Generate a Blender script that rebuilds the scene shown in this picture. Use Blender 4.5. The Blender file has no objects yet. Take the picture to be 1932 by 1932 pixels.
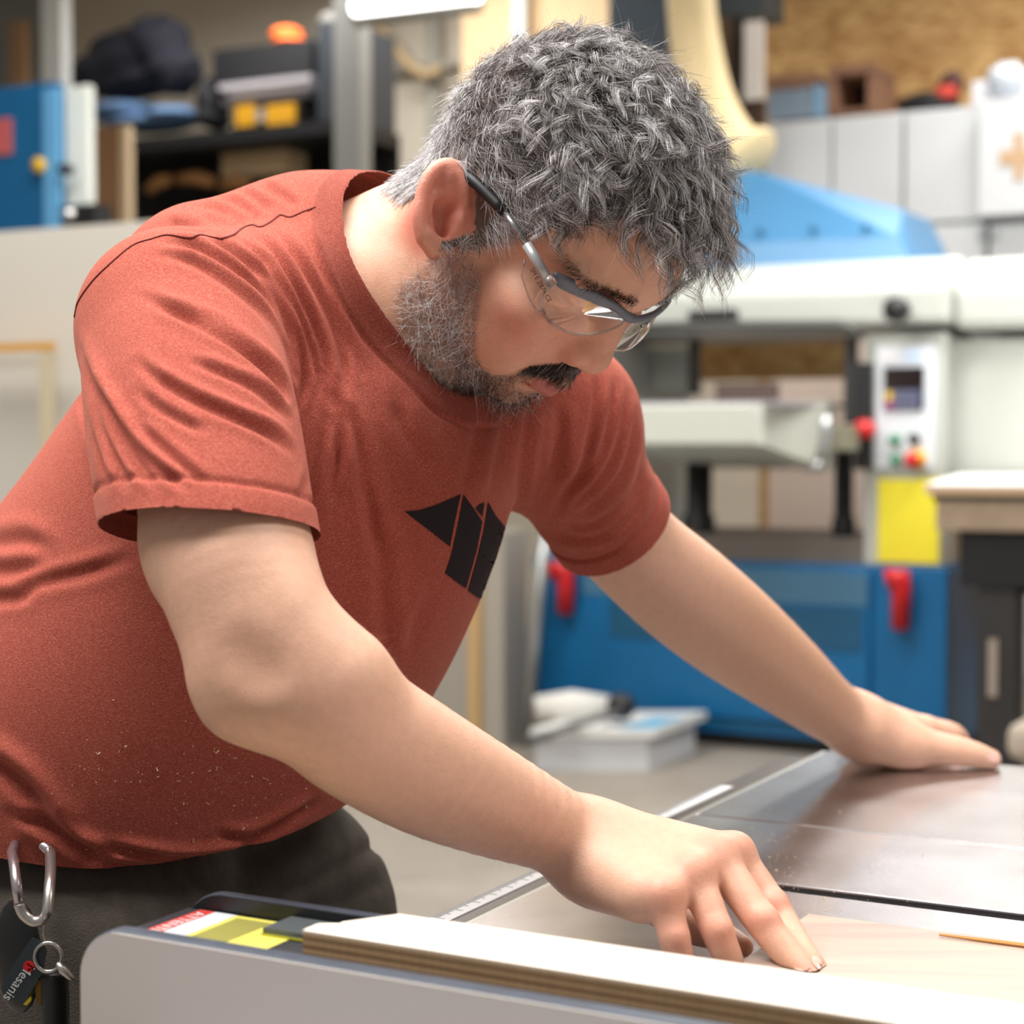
import bpy, bmesh, math, random
import numpy as np
from mathutils import Vector, Matrix
from mathutils.bvhtree import BVHTree

# ------------------------------------------------------------------ camera, world, lights, exposure
SC = bpy.context.scene
COL = SC.collection
FPX = 3373.0                      # focal length in pixels of the 1932 x 1932 frame
CAMZ = 1.20
PITCH = math.atan(136.0 / FPX)
cam_d = bpy.data.cameras.new('camera')
cam_d.sensor_fit = 'HORIZONTAL'
cam_d.sensor_width = 36.0
cam_d.lens = 36.0 * FPX / 1932.0
cam_d.clip_start = 0.02
cam_d.clip_end = 60.0
cam_d.dof.use_dof = True
cam_d.dof.focus_distance = 1.17
cam_d.dof.aperture_fstop = 6.0
cam = bpy.data.objects.new('camera', cam_d)
cam.location = (0, 0, CAMZ)
cam.rotation_euler = (math.pi / 2 - PITCH, 0, 0)
COL.objects.link(cam)
SC.camera = cam

world = bpy.data.worlds.new('workshop_air')
SC.world = world
world.use_nodes = True
world.node_tree.nodes['Background'].inputs[0].default_value = (1.0, 0.98, 0.95, 1)
world.node_tree.nodes['Background'].inputs[1].default_value = 0.22

# overhead lamps of the workshop: (x, y, z, length, width, watts, tilt x)
CEIL = 4.3
LAMPS = [(-0.45, 1.45, 3.0, 1.5, 0.40, 43), (0.9, 2.7, 3.4, 1.6, 0.40, 26), (-1.0, 0.75, 2.9, 1.5, 0.40, 48),
         (-1.8, 4.2, 3.9, 2.0, 0.35, 60), (-0.6, 5.4, 3.6, 2.0, 0.35, 60), (1.95, 5.9, 3.0, 2.0, 0.40, 66),
         (-1.0, 9.3, 4.0, 2.0, 0.35, 62), (2.6, 7.6, 4.1, 2.0, 0.35, 62), (1.5, 0.7, 3.0, 1.5, 0.40, 34)]
for i, (x, y, z, l, w, p) in enumerate(LAMPS):
    ld = bpy.data.lights.new('lamp_light', 'AREA')
    ld.shape = 'RECTANGLE'
    ld.size = l
    ld.size_y = w
    ld.energy = p
    ld.color = (1.0, 0.98, 0.95)
    lo = bpy.data.objects.new('lamp_light', ld)
    lo.location = (x, y, z - 0.03)
    COL.objects.link(lo)

SC.view_settings.view_transform = 'Standard'
SC.view_settings.look = 'None'
SC.view_settings.gamma = 1.0
SC.view_settings.use_curve_mapping = False
SC.view_settings.exposure = 0.28
# ------------------------------------------------------------------ helpers
random.seed(7)
RNG = np.random.default_rng(7)
CP, SP = math.cos(PITCH), math.sin(PITCH)


def rayd(px, py):
    u = (966.0 - py) / FPX
    return np.array([(px - 966.0) / FPX, CP + u * SP, -SP + u * CP])


def P(px, py, depth):
    d = rayd(px, py)
    return np.array([0, 0, CAMZ]) + d * (depth / d[1])


def proj(v):
    v = np.asarray(v, float) - np.array([0, 0, CAMZ])
    y = v[..., 1] * CP - v[..., 2] * SP
    z = v[..., 1] * SP + v[..., 2] * CP
    return np.stack([966 + FPX * v[..., 0] / y, 966 - FPX * z / y], -1)


def onz(px, py, z):
    d = rayd(px, py)
    return np.array([0, 0, CAMZ]) + d * ((z - CAMZ) / d[2])


# the workshop's own axes: B along the saw fence (right, towards the lens), A away along the rail
AV = np.array([0.4717, 0.8817, 0.0])
BV = np.array([0.8817, -0.4717, 0.0])
ROT_AB = math.atan2(BV[1], BV[0])


def AB(b, a, z):
    return b * BV + a * AV + np.array([0, 0, z])


def ona(px, py, a):                       # pixel ray meets the plane a = const: returns b, z
    d = rayd(px, py)
    s = a / float(d @ AV)
    p = d * s
    return float(p @ BV), CAMZ + p[2]


MATS = {}


def mat(name, col, rough=0.6, metal=0.0, noise=0.0, nscale=20.0, spec=0.5, emit=None, es=0.0, bump=0.0, bscale=200.0,
        stretch=None, col2=None, coat=0.0, alpha=None, sheen=0.0, attr=None, sss=0.0):
    if name in MATS:
        return MATS[name]
    m = bpy.data.materials.new(name)
    m.use_nodes = True
    nt = m.node_tree
    b = nt.nodes['Principled BSDF']
    b.inputs['Base Color'].default_value = (*col, 1)
    b.inputs['Roughness'].default_value = rough
    b.inputs['Metallic'].default_value = metal
    b.inputs['Specular IOR Level'].default_value = spec
    b.inputs['Coat Weight'].default_value = coat
    b.inputs['Sheen Weight'].default_value = sheen
    if sss:
        b.inputs['Subsurface Weight'].default_value = sss
        b.inputs['Subsurface Radius'].default_value = (1.0, 0.35, 0.2)
        b.inputs['Subsurface Scale'].default_value = 0.006
    src = None
    if attr:
        at = nt.nodes.new('ShaderNodeAttribute')
        at.attribute_name = attr
        src = at.outputs['Color']
    if noise > 0 or col2 or bump > 0:
        tc = nt.nodes.new('ShaderNodeTexCoord')
        mp = nt.nodes.new('ShaderNodeMapping')
        nt.links.new(tc.outputs['Object'], mp.inputs[0])
        if stretch:
            mp.inputs['Scale'].default_value = stretch
    if noise > 0 or col2:
        nz = nt.nodes.new('ShaderNodeTexNoise')
        nz.inputs['Scale'].default_value = nscale
        nz.inputs['Detail'].default_value = 6
        nz.inputs['Roughness'].default_value = 0.65
        nt.links.new(mp.outputs[0], nz.inputs['Vector'])
        rp = nt.nodes.new('ShaderNodeMapRange')
        rp.inputs['From Min'].default_value = 0.33
        rp.inputs['From Max'].default_value = 0.67
        nt.links.new(nz.outputs[0], rp.inputs['Value'])
        mx = nt.nodes.new('ShaderNodeMix')
        mx.data_type = 'RGBA'
        nt.links.new(rp.outputs[0], mx.inputs['Factor'])
        if src is not None:
            mx.blend_type = 'MULTIPLY'
            mx.inputs['B'].default_value = (1 - noise, 1 - noise, 1 - noise, 1)
            nt.links.new(src, mx.inputs['A'])
            src = mx.outputs['Result']
        else:
            c2 = col2 if col2 else tuple(c * (1 - noise) for c in col)
            mx.inputs['A'].default_value = (*col, 1)
            mx.inputs['B'].default_value = (*c2, 1)
            src = mx.outputs['Result']
    if src is not None:
        nt.links.new(src, b.inputs['Base Color'])
    if bump > 0:
        n2 = nt.nodes.new('ShaderNodeTexNoise')
        n2.inputs['Scale'].default_value = bscale
        n2.inputs['Detail'].default_value = 4
        nt.links.new(mp.outputs[0], n2.inputs['Vector'])
        bp = nt.nodes.new('ShaderNodeBump')
        bp.inputs['Strength'].default_value = bump
        bp.inputs['Distance'].default_value = 0.002
        nt.links.new(n2.outputs[0], bp.inputs['Height'])
        nt.links.new(bp.outputs[0], b.inputs['Normal'])
    if emit:
        b.inputs['Emission Color'].default_value = (*emit, 1)
        b.inputs['Emission Strength'].default_value = es
    MATS[name] = m
    return m


def srgb(r, g, b):
    def f(c):
        c /= 255.0
        return c / 12.92 if c <= 0.04045 else ((c + 0.055) / 1.055) ** 2.4
    return (f(r), f(g), f(b))


def tag(o, label=None, cat=None, group=None, kind=None):
    if label:
        o['label'] = label
    if cat:
        o['category'] = cat
    if group:
        o['group'] = group
    if kind:
        o['kind'] = kind
    return o


def mk(name, verts, faces, m=None, parent=None, smooth=False, cols=None, attrs=None):
    me = bpy.data.meshes.new(name)
    if isinstance(verts, np.ndarray) and isinstance(faces, np.ndarray):
        nv, nf, k = len(verts), len(faces), faces.shape[1]
        me.vertices.add(nv)
        me.vertices.foreach_set('co', np.ascontiguousarray(verts, np.float32).ravel())
        me.loops.add(nf * k)
        me.loops.foreach_set('vertex_index', np.ascontiguousarray(faces, np.int32).ravel())
        me.polygons.add(nf)
        me.polygons.foreach_set('loop_start', np.arange(0, nf * k, k, dtype=np.int32))
        me.update(calc_edges=True)
        me.validate()
    else:
        me.from_pydata([tuple(map(float, v)) for v in verts], [], [tuple(map(int, f)) for f in faces])
        me.update()
    if smooth:
        me.polygons.foreach_set('use_smooth', np.ones(len(me.polygons), bool))
    if cols is not None:
        ca = me.color_attributes.new('Col', 'FLOAT_COLOR', 'POINT')
        c4 = np.ones((len(me.vertices), 4), np.float32)
        c4[:, :3] = cols
        ca.data.foreach_set('color', c4.ravel())
    if m:
        me.materials.append(m)
    o = bpy.data.objects.new(name, me)
    COL.objects.link(o)
    if parent:
        o.parent = parent
    return o


def empty(name, loc=(0, 0, 0), rz=0.0):
    o = bpy.data.objects.new(name, None)
    o.location = tuple(loc)
    o.rotation_euler = (0, 0, rz)
    o.empty_display_size = 0.05
    COL.objects.link(o)
    return o


class MB:
    """collects shapes for ONE mesh object, in world coordinates"""

    def __init__(self):
        self.v = []
        self.f = []

    def add(self, v, f):
        n = len(self.v)
        self.v += [tuple(map(float, q)) for q in v]
        self.f += [tuple(i + n for i in q) for q in f]
        return self

    def hexa(self, c):                     # 8 corners: bottom 4 ccw, top 4 ccw
        return self.add(c, [(3, 2, 1, 0), (4, 5, 6, 7), (0, 1, 5, 4), (1, 2, 6, 5), (2, 3, 7, 6), (3, 0, 4, 7)])

    def box(self, b0, b1, a0, a1, z0, z1):  # box along the workshop axes
        return self.hexa([AB(b0, a0, z0), AB(b1, a0, z0), AB(b1, a1, z0), AB(b0, a1, z0),
                          AB(b0, a0, z1), AB(b1, a0, z1), AB(b1, a1, z1), AB(b0, a1, z1)])

    def pbox(self, x0, y0, x1, y1, a, th):  # front face seen at these pixels on the plane a
        ym = (y0 + y1) / 2
        xm = (x0 + x1) / 2
        b0, b1 = ona(x0, ym, a)[0], ona(x1, ym, a)[0]
        z1, z0 = ona(xm, y0, a)[1], ona(xm, y1, a)[1]
        return self.box(min(b0, b1), max(b0, b1), a, a + th, min(z0, z1), max(z0, z1))

    def tube(self, pts, r, n=8, cap=True):
        pts = [np.asarray(p, float) for p in pts]
        rs = r if hasattr(r, '__len__') else [r] * len(pts)
        rings = []
        prev = None
        for i, p in enumerate(pts):
            t = pts[min(i + 1, len(pts) - 1)] - pts[max(i - 1, 0)]
            t = t / (np.linalg.norm(t) + 1e-12)
            if prev is None:
                up = np.array([0, 0, 1.0]) if abs(t[2]) < 0.9 else np.array([1.0, 0, 0])
                u = np.cross(t, up)
            else:
                u = prev - t * (prev @ t)
            u /= np.linalg.norm(u) + 1e-12
            prev = u
            w = np.cross(t, u)
            rings.append([p + rs[i] * (math.cos(2 * math.pi * k / n) * u + math.sin(2 * math.pi * k / n) * w) for k in range(n)])
        v = [q for rg in rings for q in rg]
        f = []
        for i in range(len(pts) - 1):
            for k in range(n):
                k2 = (k + 1) % n
                f.append((i * n + k, i * n + k2, (i + 1) * n + k2, (i + 1) * n + k))
        if cap:
            f.append(tuple(range(n - 1, -1, -1)))
            f.append(tuple(range((len(pts) - 1) * n, len(pts) * n)))
        return self.add(v, f)

    def prism(self, poly, ext):            # polygon (3d points) extruded along vector
        n = len(poly)
        poly = [np.asarray(p, float) for p in poly]
        v = poly + [p + np.asarray(ext) for p in poly]
        f = [tuple(range(n - 1, -1, -1)), tuple(range(n, 2 * n))]
        for i in range(n):
            j = (i + 1) % n
            f.append((i, j, j + n, i + n))
        return self.add(v, f)

    def disc(self, c, axis, r, th, n=20):
        c = np.asarray(c, float)
        ax = np.asarray(axis, float)
        ax /= np.linalg.norm(ax)
        return self.tube([c, c + ax * th], [r, r], n)

    def blob(self, c, r, seg=16, rings=10, jit=0.0, seed=0):
        g = np.random.default_rng(seed)
        c = np.asarray(c, float)
        v = []
        f = []
        ph = g.uniform(0, 6.28, 8)
        for i in range(rings + 1):
            t = math.pi * i / rings
            for k in range(seg):
                a = 2 * math.pi * k / seg
                s = 1 + jit * (math.sin(3 * a + ph[0]) * math.sin(2 * t + ph[1]) + 0.6 * math.sin(5 * a + 4 * t + ph[2]) + 0.5 * math.sin(7 * t + 2 * a + ph[3]))
                d = np.array([math.sin(t) * math.cos(a), math.sin(t) * math.sin(a), math.cos(t)]) * np.asarray(r) * s
                v.append(c + d[0] * BV + d[1] * AV + np.array([0, 0, d[2]]))
        for i in range(rings):
            for k in range(seg):
                k2 = (k + 1) % seg
                f.append((i * seg + k, (i + 1) * seg + k, (i + 1) * seg + k2, i * seg + k2))
        return self.add(v, f)

    def build(self, name, m=None, parent=None, smooth=False, bevel=0.0):
        o = mk(name, self.v, self.f, m, None, smooth)
        me = o.data
        # origin at the base centre
        co = np.array([v.co for v in me.vertices])
        c = np.array([(co[:, 0].min() + co[:, 0].max()) / 2, (co[:, 1].min() + co[:, 1].max()) / 2, co[:, 2].min()])
        me.vertices.foreach_set('co', (co - c).astype(np.float32).ravel())
        me.update()
        o.location = c
        if parent:
            pw = parent.matrix_basis if parent.parent is None else parent.parent.matrix_basis @ parent.matrix_basis
            o.parent = parent
            o.matrix_basis = pw.inverted() @ Matrix.Translation(Vector(c))
        if bevel > 0:
            md = o.modifiers.new('bevel', 'BEVEL')
            md.width = bevel
            md.segments = 2
            md.limit_method = 'ANGLE'
            md.angle_limit = math.radians(40)
        return o


def thing(name, label, cat, loc, group=None, rz=0.0):
    return tag(empty(name, loc, rz), label, cat, group)


# ---- signed distance modelling for the body and the clothes
def smin(a, b, k):
    h = np.maximum(k - np.abs(a - b), 0) / k
    return np.minimum(a, b) - h * h * k * 0.25


def smax(a, b, k):
    return -smin(-a, -b, k)


def RC(p1, r1, p2, r2, k=0.01, op='+'):
    p1, p2 = np.asarray(p1, float), np.asarray(p2, float)
    lo = np.minimum(p1 - r1, p2 - r2)
    hi = np.maximum(p1 + r1, p2 + r2)
    return ('rc', (p1, r1, p2, r2), lo, hi, k, op)


def EL(c, r, M=None, k=0.01, op='+'):
    c, r = np.asarray(c, float), np.asarray(r, float)
    M = np.eye(3) if M is None else np.asarray(M, float)     # columns are the ellipsoid axes in world space
    e = np.sqrt(((M * r) ** 2).sum(1))
    return ('el', (c, r, M), c - e, c + e, k, op)


def chain(pts, k=0.01, n=4):
    """a limb: one smooth tapering tube through the joints"""
    q = smooth_poly([np.append(p, r) for p, r in pts], n)
    p = np.array([v[:3] for v in q])
    r = np.array([v[3] for v in q])
    return [('ch', (p, r), (p - r[:, None]).min(0), (p + r[:, None]).max(0), k, '+')]


def prim_d(pr, x):
    t, a = pr[0], pr[1]
    if t == 'rc':
        p1, r1, p2, r2 = a
        ab = (p2 - p1).astype(np.float32)
        q = x - p1.astype(np.float32)
        h = np.clip((q @ ab) / max(float(ab @ ab), 1e-12), 0, 1)
        return np.sqrt(((q - h[..., None] * ab) ** 2).sum(-1)) - (r1 + (r2 - r1) * h)
    if t == 'ch':
        p, r = a
        best = None
        for i in range(len(p) - 1):
            d = prim_d(('rc', (p[i], r[i], p[i + 1], r[i + 1])), x)
            best = d if best is None else np.minimum(best, d)
        return best
    c, r, M = a
    q = (x - c.astype(np.float32)) @ M.astype(np.float32)
    k0 = np.sqrt(((q / r.astype(np.float32)) ** 2).sum(-1)) + 1e-9
    k1 = np.sqrt(((q / (r * r).astype(np.float32)) ** 2).sum(-1)) + 1e-9
    return k0 * (k0 - 1) / k1


def polygonise(prims, h, nb=8, smooth_it=2):
    """sparse surface nets of a list of primitives"""
    lo = np.min([p[2] for p in prims if p[5] == '+'], 0) - .03
    hi = np.max([p[3] for p in prims if p[5] == '+'], 0) + .03
    bs = nb * h
    n = np.ceil((hi - lo) / bs).astype(int) + 1
    gx = np.stack(np.meshgrid(*[np.arange(k) for k in n], indexing='ij'), -1).reshape(-1, 3)

    def field(base, pts_local):
        m = len(base)
        d = np.full((m, len(pts_local)), 0.2, np.float32)
        ext = pts_local.max(0)
        for pr in prims:
            mg = pr[4] * 2 + (0.02 if pr[0] != 'el' else 0.05)
            ok = np.all(base + ext > pr[2] - mg, 1) & np.all(base < pr[3] + mg, 1)
            ix = np.nonzero(ok)[0]
            if len(ix) == 0:
                continue
            for s in range(0, len(ix), 1500):
                j = ix[s:s + 1500]
                x = (base[j][:, None, :] + pts_local[None]).astype(np.float32)
                v = prim_d(pr, x)
                if pr[5] == '+':
                    d[j] = smin(d[j], v, pr[4])
                else:
                    d[j] = smax(d[j], -v, pr[4])
        return d
    # coarse pass: keep the blocks near the surface
    dc = field(lo + gx * bs, np.array([[bs / 2] * 3]))[:, 0]
    keep = np.abs(dc) < bs * 1.35
    gb = gx[keep]
    ax = np.arange(nb + 1) * h
    pl = np.stack(np.meshgrid(ax, ax, ax, indexing='ij'), -1).reshape(-1, 3)
    D = field(lo + gb * bs, pl).reshape(-1, nb + 1, nb + 1, nb + 1)
    ins = (D < 0).astype(np.int8)
    cnt = sum(ins[:, i:i + nb, j:j + nb, k:k + nb] for i in (0, 1) for j in (0, 1) for k in (0, 1))
    bi, ci, cj, ck = np.nonzero((cnt > 0) & (cnt < 8))
    cv = np.stack([D[bi, ci + i, cj + j, ck + k] for i in (0, 1) for j in (0, 1) for k in (0, 1)], 1)
    off = np.array([(i, j, k) for i in (0, 1) for j in (0, 1) for k in (0, 1)], np.float32)
    acc = np.zeros((len(bi), 3), np.float32)
    num = np.zeros(len(bi), np.float32)
    for a in range(8):
        for b in range(a + 1, 8):
            if np.abs(off[a] - off[b]).sum() != 1:
                continue
            va, vb = cv[:, a], cv[:, b]
            ch = (va < 0) != (vb < 0)
            t = np.where(ch, va / np.where(ch, va - vb, 1), 0)
            p = off[a] + (off[b] - off[a]) * t[:, None]
            acc += p * ch[:, None]
            num += ch
    cell = gb[bi] * nb + np.stack([ci, cj, ck], 1)
    V = lo + (cell + acc / num[:, None]) * h
    N = n * nb + 2
    cid = (cell[:, 0].astype(np.int64) * N[1] + cell[:, 1]) * N[2] + cell[:, 2]
    order = np.argsort(cid)
    cs = cid[order]

    def look(c):
        k = (c[:, 0].astype(np.int64) * N[1] + c[:, 1]) * N[2] + c[:, 2]
        p = np.clip(np.searchsorted(cs, k), 0, len(cs) - 1)
        return np.where(cs[p] == k, order[p], -1)
    F = []
    for axn, cidx in ((0, 4), (1, 2), (2, 1)):
        s0, s1 = cv[:, 0] < 0, cv[:, cidx] < 0
        sel = np.nonzero(s0 != s1)[0]
        u, w = [(1, 2), (2, 0), (0, 1)][axn]
        e1 = np.zeros(3, int)
        e1[u] = 1
        e2 = np.zeros(3, int)
        e2[w] = 1
        c0 = cell[sel]
        q = np.stack([sel, look(c0 - e1), look(c0 - e1 - e2), look(c0 - e2)], 1)
        good = (q >= 0).all(1)
        q, fl = q[good], s0[sel][good]
        q[~fl] = q[~fl][:, ::-1]
        F.append(q)
    F = np.concatenate(F)
    for _ in range(smooth_it):
        V = lap(V, F, 0.5)
        V = lap(V, F, -0.52)
    return V, F


def lap(V, F, w):
    S = np.zeros_like(V)
    c = np.zeros(len(V))
    k = F.shape[1]
    for i in range(k):
        a, b = F[:, i], F[:, (i + 1) % k]
        for d in range(3):
            S[:, d] += np.bincount(a, V[b, d], len(V)) + np.bincount(b, V[a, d], len(V))
        c += np.bincount(a, minlength=len(V)) + np.bincount(b, minlength=len(V))
    c = np.maximum(c, 1)
    return V + w * (S / c[:, None] - V)


def normals(V, F):
    fn = np.cross(V[F[:, 2]] - V[F[:, 0]], V[F[:, 3 if F.shape[1] > 3 else 1]] - V[F[:, 1 if F.shape[1] > 3 else 0]])
    if F.shape[1] == 3:
        fn = np.cross(V[F[:, 1]] - V[F[:, 0]], V[F[:, 2]] - V[F[:, 0]])
    Nn = np.zeros_like(V)
    for i in range(F.shape[1]):
        for d in range(3):
            Nn[:, d] += np.bincount(F[:, i], fn[:, d], len(V))
    return Nn / (np.linalg.norm(Nn, axis=1, keepdims=True) + 1e-12)


def compact(V, F, keepf, extra=()):
    F = F[keepf]
    used = np.zeros(len(V), bool)
    used[F.ravel()] = True
    mp = np.cumsum(used) - 1
    return (V[used], mp[F]) + tuple(e[used] for e in extra)


def cut(V, F, p0, n, near=None):
    """remove what lies beyond a plane (side n) near centre, with a clean edge"""
    n = np.asarray(n) / np.linalg.norm(n)
    s = (V - p0) @ n
    out = (s > 0) if near is None else (s > 0) & near
    fo = out[F]
    keep = ~fo.all(1)
    part = keep & fo.any(1)
    edge = np.unique(F[part][fo[part]])
    edge = edge[s[edge] < .006]
    V = V.copy()
    V[edge] -= s[edge][:, None] * n
    return compact(V, F, keep)


def rim(F, nv):
    """boundary edges of a mesh"""
    k = F.shape[1]
    E = np.concatenate([np.sort(F[:, [i, (i + 1) % k]], 1) for i in range(k)])
    key = E[:, 0].astype(np.int64) * nv + E[:, 1]
    u, c = np.unique(key, return_counts=True)
    u = u[c == 1]
    return np.stack([u // nv, u % nv], 1)


def smooth_rim(V, F, it=14):
    e = rim(F, len(V))
    deg = np.bincount(e.ravel(), minlength=len(V))
    m = deg == 2
    V = V.copy()
    for _ in range(it):
        S = np.zeros_like(V)
        for d in range(3):
            S[:, d] = np.bincount(e[:, 0], V[e[:, 1], d], len(V)) + np.bincount(e[:, 1], V[e[:, 0], d], len(V))
        V[m] = V[m] * .5 + .5 * S[m] / 2
    return V, np.unique(e)


def dist_to(V, pts, maxd):
    from mathutils import kdtree
    kd = kdtree.KDTree(len(pts))
    for i, p in enumerate(pts):
        kd.insert(p, i)
    kd.balance()
    lo, hi = pts.min(0) - maxd, pts.max(0) + maxd
    out = np.full(len(V), maxd * 2)
    for i in np.nonzero(((V > lo) & (V < hi)).all(1))[0]:
        out[i] = kd.find(V[i])[2]
    return out


def polydist(xy, poly):
    """signed distance (positive to the right of travel in image) and position along a pixel polyline"""
    poly = np.asarray(poly, float)
    best = np.full(len(xy), 1e9)
    sgn = np.zeros(len(xy))
    tt = np.zeros(len(xy))
    seg = np.linalg.norm(np.diff(poly, axis=0), axis=1)
    cum = np.concatenate([[0], np.cumsum(seg)])
    for i in range(len(poly) - 1):
        a, b = poly[i], poly[i + 1]
        ab = b - a
        h = np.clip(((xy - a) @ ab) / (ab @ ab), 0, 1)
        q = xy - (a + h[:, None] * ab)
        d = np.hypot(q[:, 0], q[:, 1])
        c = ab[0] * q[:, 1] - ab[1] * q[:, 0]
        m = d < best
        best[m] = d[m]
        sgn[m] = np.sign(c[m])
        tt[m] = (cum[i] + h[m] * seg[i]) / cum[-1]
    return best * sgn, tt


def smooth_poly(pts, n=6):
    """Catmull-Rom through the points"""
    pts = [np.asarray(p, float) for p in pts]
    q = [2 * pts[0] - pts[1]] + pts + [2 * pts[-1] - pts[-2]]
    out = []
    for i in range(1, len(q) - 2):
        for s in range(n):
            t = s / n
            out.append(0.5 * ((2 * q[i]) + (-q[i - 1] + q[i + 1]) * t + (2 * q[i - 1] - 5 * q[i] + 4 * q[i + 1] - q[i + 2]) * t * t
                              + (-q[i - 1] + 3 * q[i] - 3 * q[i + 1] + q[i + 2]) * t ** 3))
    out.append(q[-2])
    return out


def cast(bvh, px, py):
    d = Vector(rayd(px, py)).normalized()
    loc, nor, idx, dist = bvh.ray_cast(Vector((0, 0, CAMZ)), d)
    if loc is None:
        return None, None
    if nor.dot(d) > 0:
        nor = -nor
    return np.array(loc), np.array(nor)


def patch(name, poly, bvh, off, m, parent, cuts=3):
    """a thin printed or grown patch that follows the surface under a pixel outline"""
    bm = bmesh.new()
    vs = [bm.verts.new((p[0], p[1], 0)) for p in poly]
    bm.faces.new(vs)
    bmesh.ops.triangulate(bm, faces=bm.faces[:])
    for _ in range(cuts):
        bmesh.ops.subdivide_edges(bm, edges=bm.edges[:], cuts=1, use_grid_fill=True)
    bmesh.ops.triangulate(bm, faces=bm.faces[:])
    last = None
    for v in bm.verts:
        loc, nor = cast(bvh, v.co.x, v.co.y)
        if loc is None:
            loc, nor = (last if last is not None else (P(v.co.x, v.co.y, 1.2), np.array([0, -1., 0])))
        last = (loc, nor)
        v.co = Vector(loc + nor * off)
    me = bpy.data.meshes.new(name)
    bm.to_mesh(me)
    bm.free()
    me.polygons.foreach_set('use_smooth', np.ones(len(me.polygons), bool))
    me.materials.append(m)
    o = bpy.data.objects.new(name, me)
    COL.objects.link(o)
    o.parent = parent
    return o


def strands(pts, rad, cols):
    """pts (n, s, 3), rad (n,), cols (n, 3) -> one mesh of thin three-sided strands"""
    n, s, _ = pts.shape
    t = np.gradient(pts, axis=1)
    t /= np.linalg.norm(t, axis=2, keepdims=True) + 1e-12
    ref = np.array([0.31, 0.52, 0.79])
    u = np.cross(t, ref)
    u /= np.linalg.norm(u, axis=2, keepdims=True) + 1e-9
    w = np.cross(t, u)
    tap = np.linspace(1, 0.25, s)[None, :, None]
    rr = rad[:, None, None] * tap
    ring = np.stack([pts + rr * (math.cos(a) * u + math.sin(a) * w) for a in (0, 2.094, 4.189)], 2)    # n,s,3,3
    V = ring.reshape(-1, 3)
    base = (np.arange(n)[:, None, None] * s + np.arange(s - 1)[None, :, None]) * 3
    k = np.arange(3)[None, None, :]
    k2 = (k + 1) % 3
    F = np.stack([base + k, base + k2, base + 3 + k2, base + 3 + k], -1).reshape(-1, 4)
    C = np.repeat(cols, s * 3, 0)
    return V, F, C
# ------------------------------------------------------------------ the workshop shell
AW = 9.4                                             # back wall, behind the cabinets
M_floor = mat('concrete_floor', srgb(150, 141, 130), rough=.55, noise=.22, nscale=3.5, bump=.2, bscale=60)
tag(MB().box(-11, 9, -3, AW + .1, -.1, 0).build('floor', M_floor), 'grey concrete workshop floor', kind='structure')
M_wall = mat('painted_wall', srgb(232, 222, 204), rough=.85, noise=.08, nscale=2.0)
bl = ona(1436, 200, AW)[0]
tag(MB().box(-11, bl, AW, AW + .12, 0, CEIL).build('wall_back', M_wall), 'cream painted back wall', kind='structure')
# oriented strand board wall above the cabinets
m_osb = bpy.data.materials.new('strand_board')
m_osb.use_nodes = True
nt = m_osb.node_tree
tcx = nt.nodes.new('ShaderNodeTexCoord')
vo = nt.nodes.new('ShaderNodeTexVoronoi')
vo.inputs['Scale'].default_value = 16
vo.inputs['Randomness'].default_value = 1
mpx = nt.nodes.new('ShaderNodeMapping')
mpx.inputs['Scale'].default_value = (1, 1, 2.4)
mpx.inputs['Rotation'].default_value = (0, .6, 0)
nt.links.new(tcx.outputs['Object'], mpx.inputs[0])
nzx = nt.nodes.new('ShaderNodeTexNoise')
nzx.inputs['Scale'].default_value = 5
nzx.inputs['Detail'].default_value = 6
nt.links.new(tcx.outputs['Object'], nzx.inputs['Vector'])
nt.links.new(mpx.outputs[0], vo.inputs['Vector'])
mxx = nt.nodes.new('ShaderNodeMix')
mxx.inputs['Factor'].default_value = .6
nt.links.new(vo.outputs['Color'], mxx.inputs['A'])
nt.links.new(nzx.outputs[0], mxx.inputs['B'])
rpx = nt.nodes.new('ShaderNodeValToRGB')
rpx.color_ramp.elements[0].position = .25
rpx.color_ramp.elements[0].color = (*srgb(150, 104, 52), 1)
rpx.color_ramp.elements[1].position = .75
rpx.color_ramp.elements[1].color = (*srgb(214, 176, 118), 1)
nt.links.new(mxx.outputs['Result'], rpx.inputs[0])
nt.links.new(rpx.outputs[0], nt.nodes['Principled BSDF'].inputs['Base Color'])
nt.nodes['Principled BSDF'].inputs['Roughness'].default_value = .8
tag(MB().box(bl, 9, AW, AW + .12, 0, CEIL).build('wall_right', m_osb), 'golden strand board wall above the white cabinets', kind='structure')
tag(MB().box(-11, 9, -3, AW + .1, CEIL, CEIL + .1).build('ceiling', mat('ceiling_paint', srgb(226, 222, 214), rough=.9)), 'pale workshop ceiling', kind='structure')
tag(MB().box(-11.1, -11, -3, AW, 0, CEIL).build('wall_left', M_wall), 'cream side wall', kind='structure')
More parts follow.
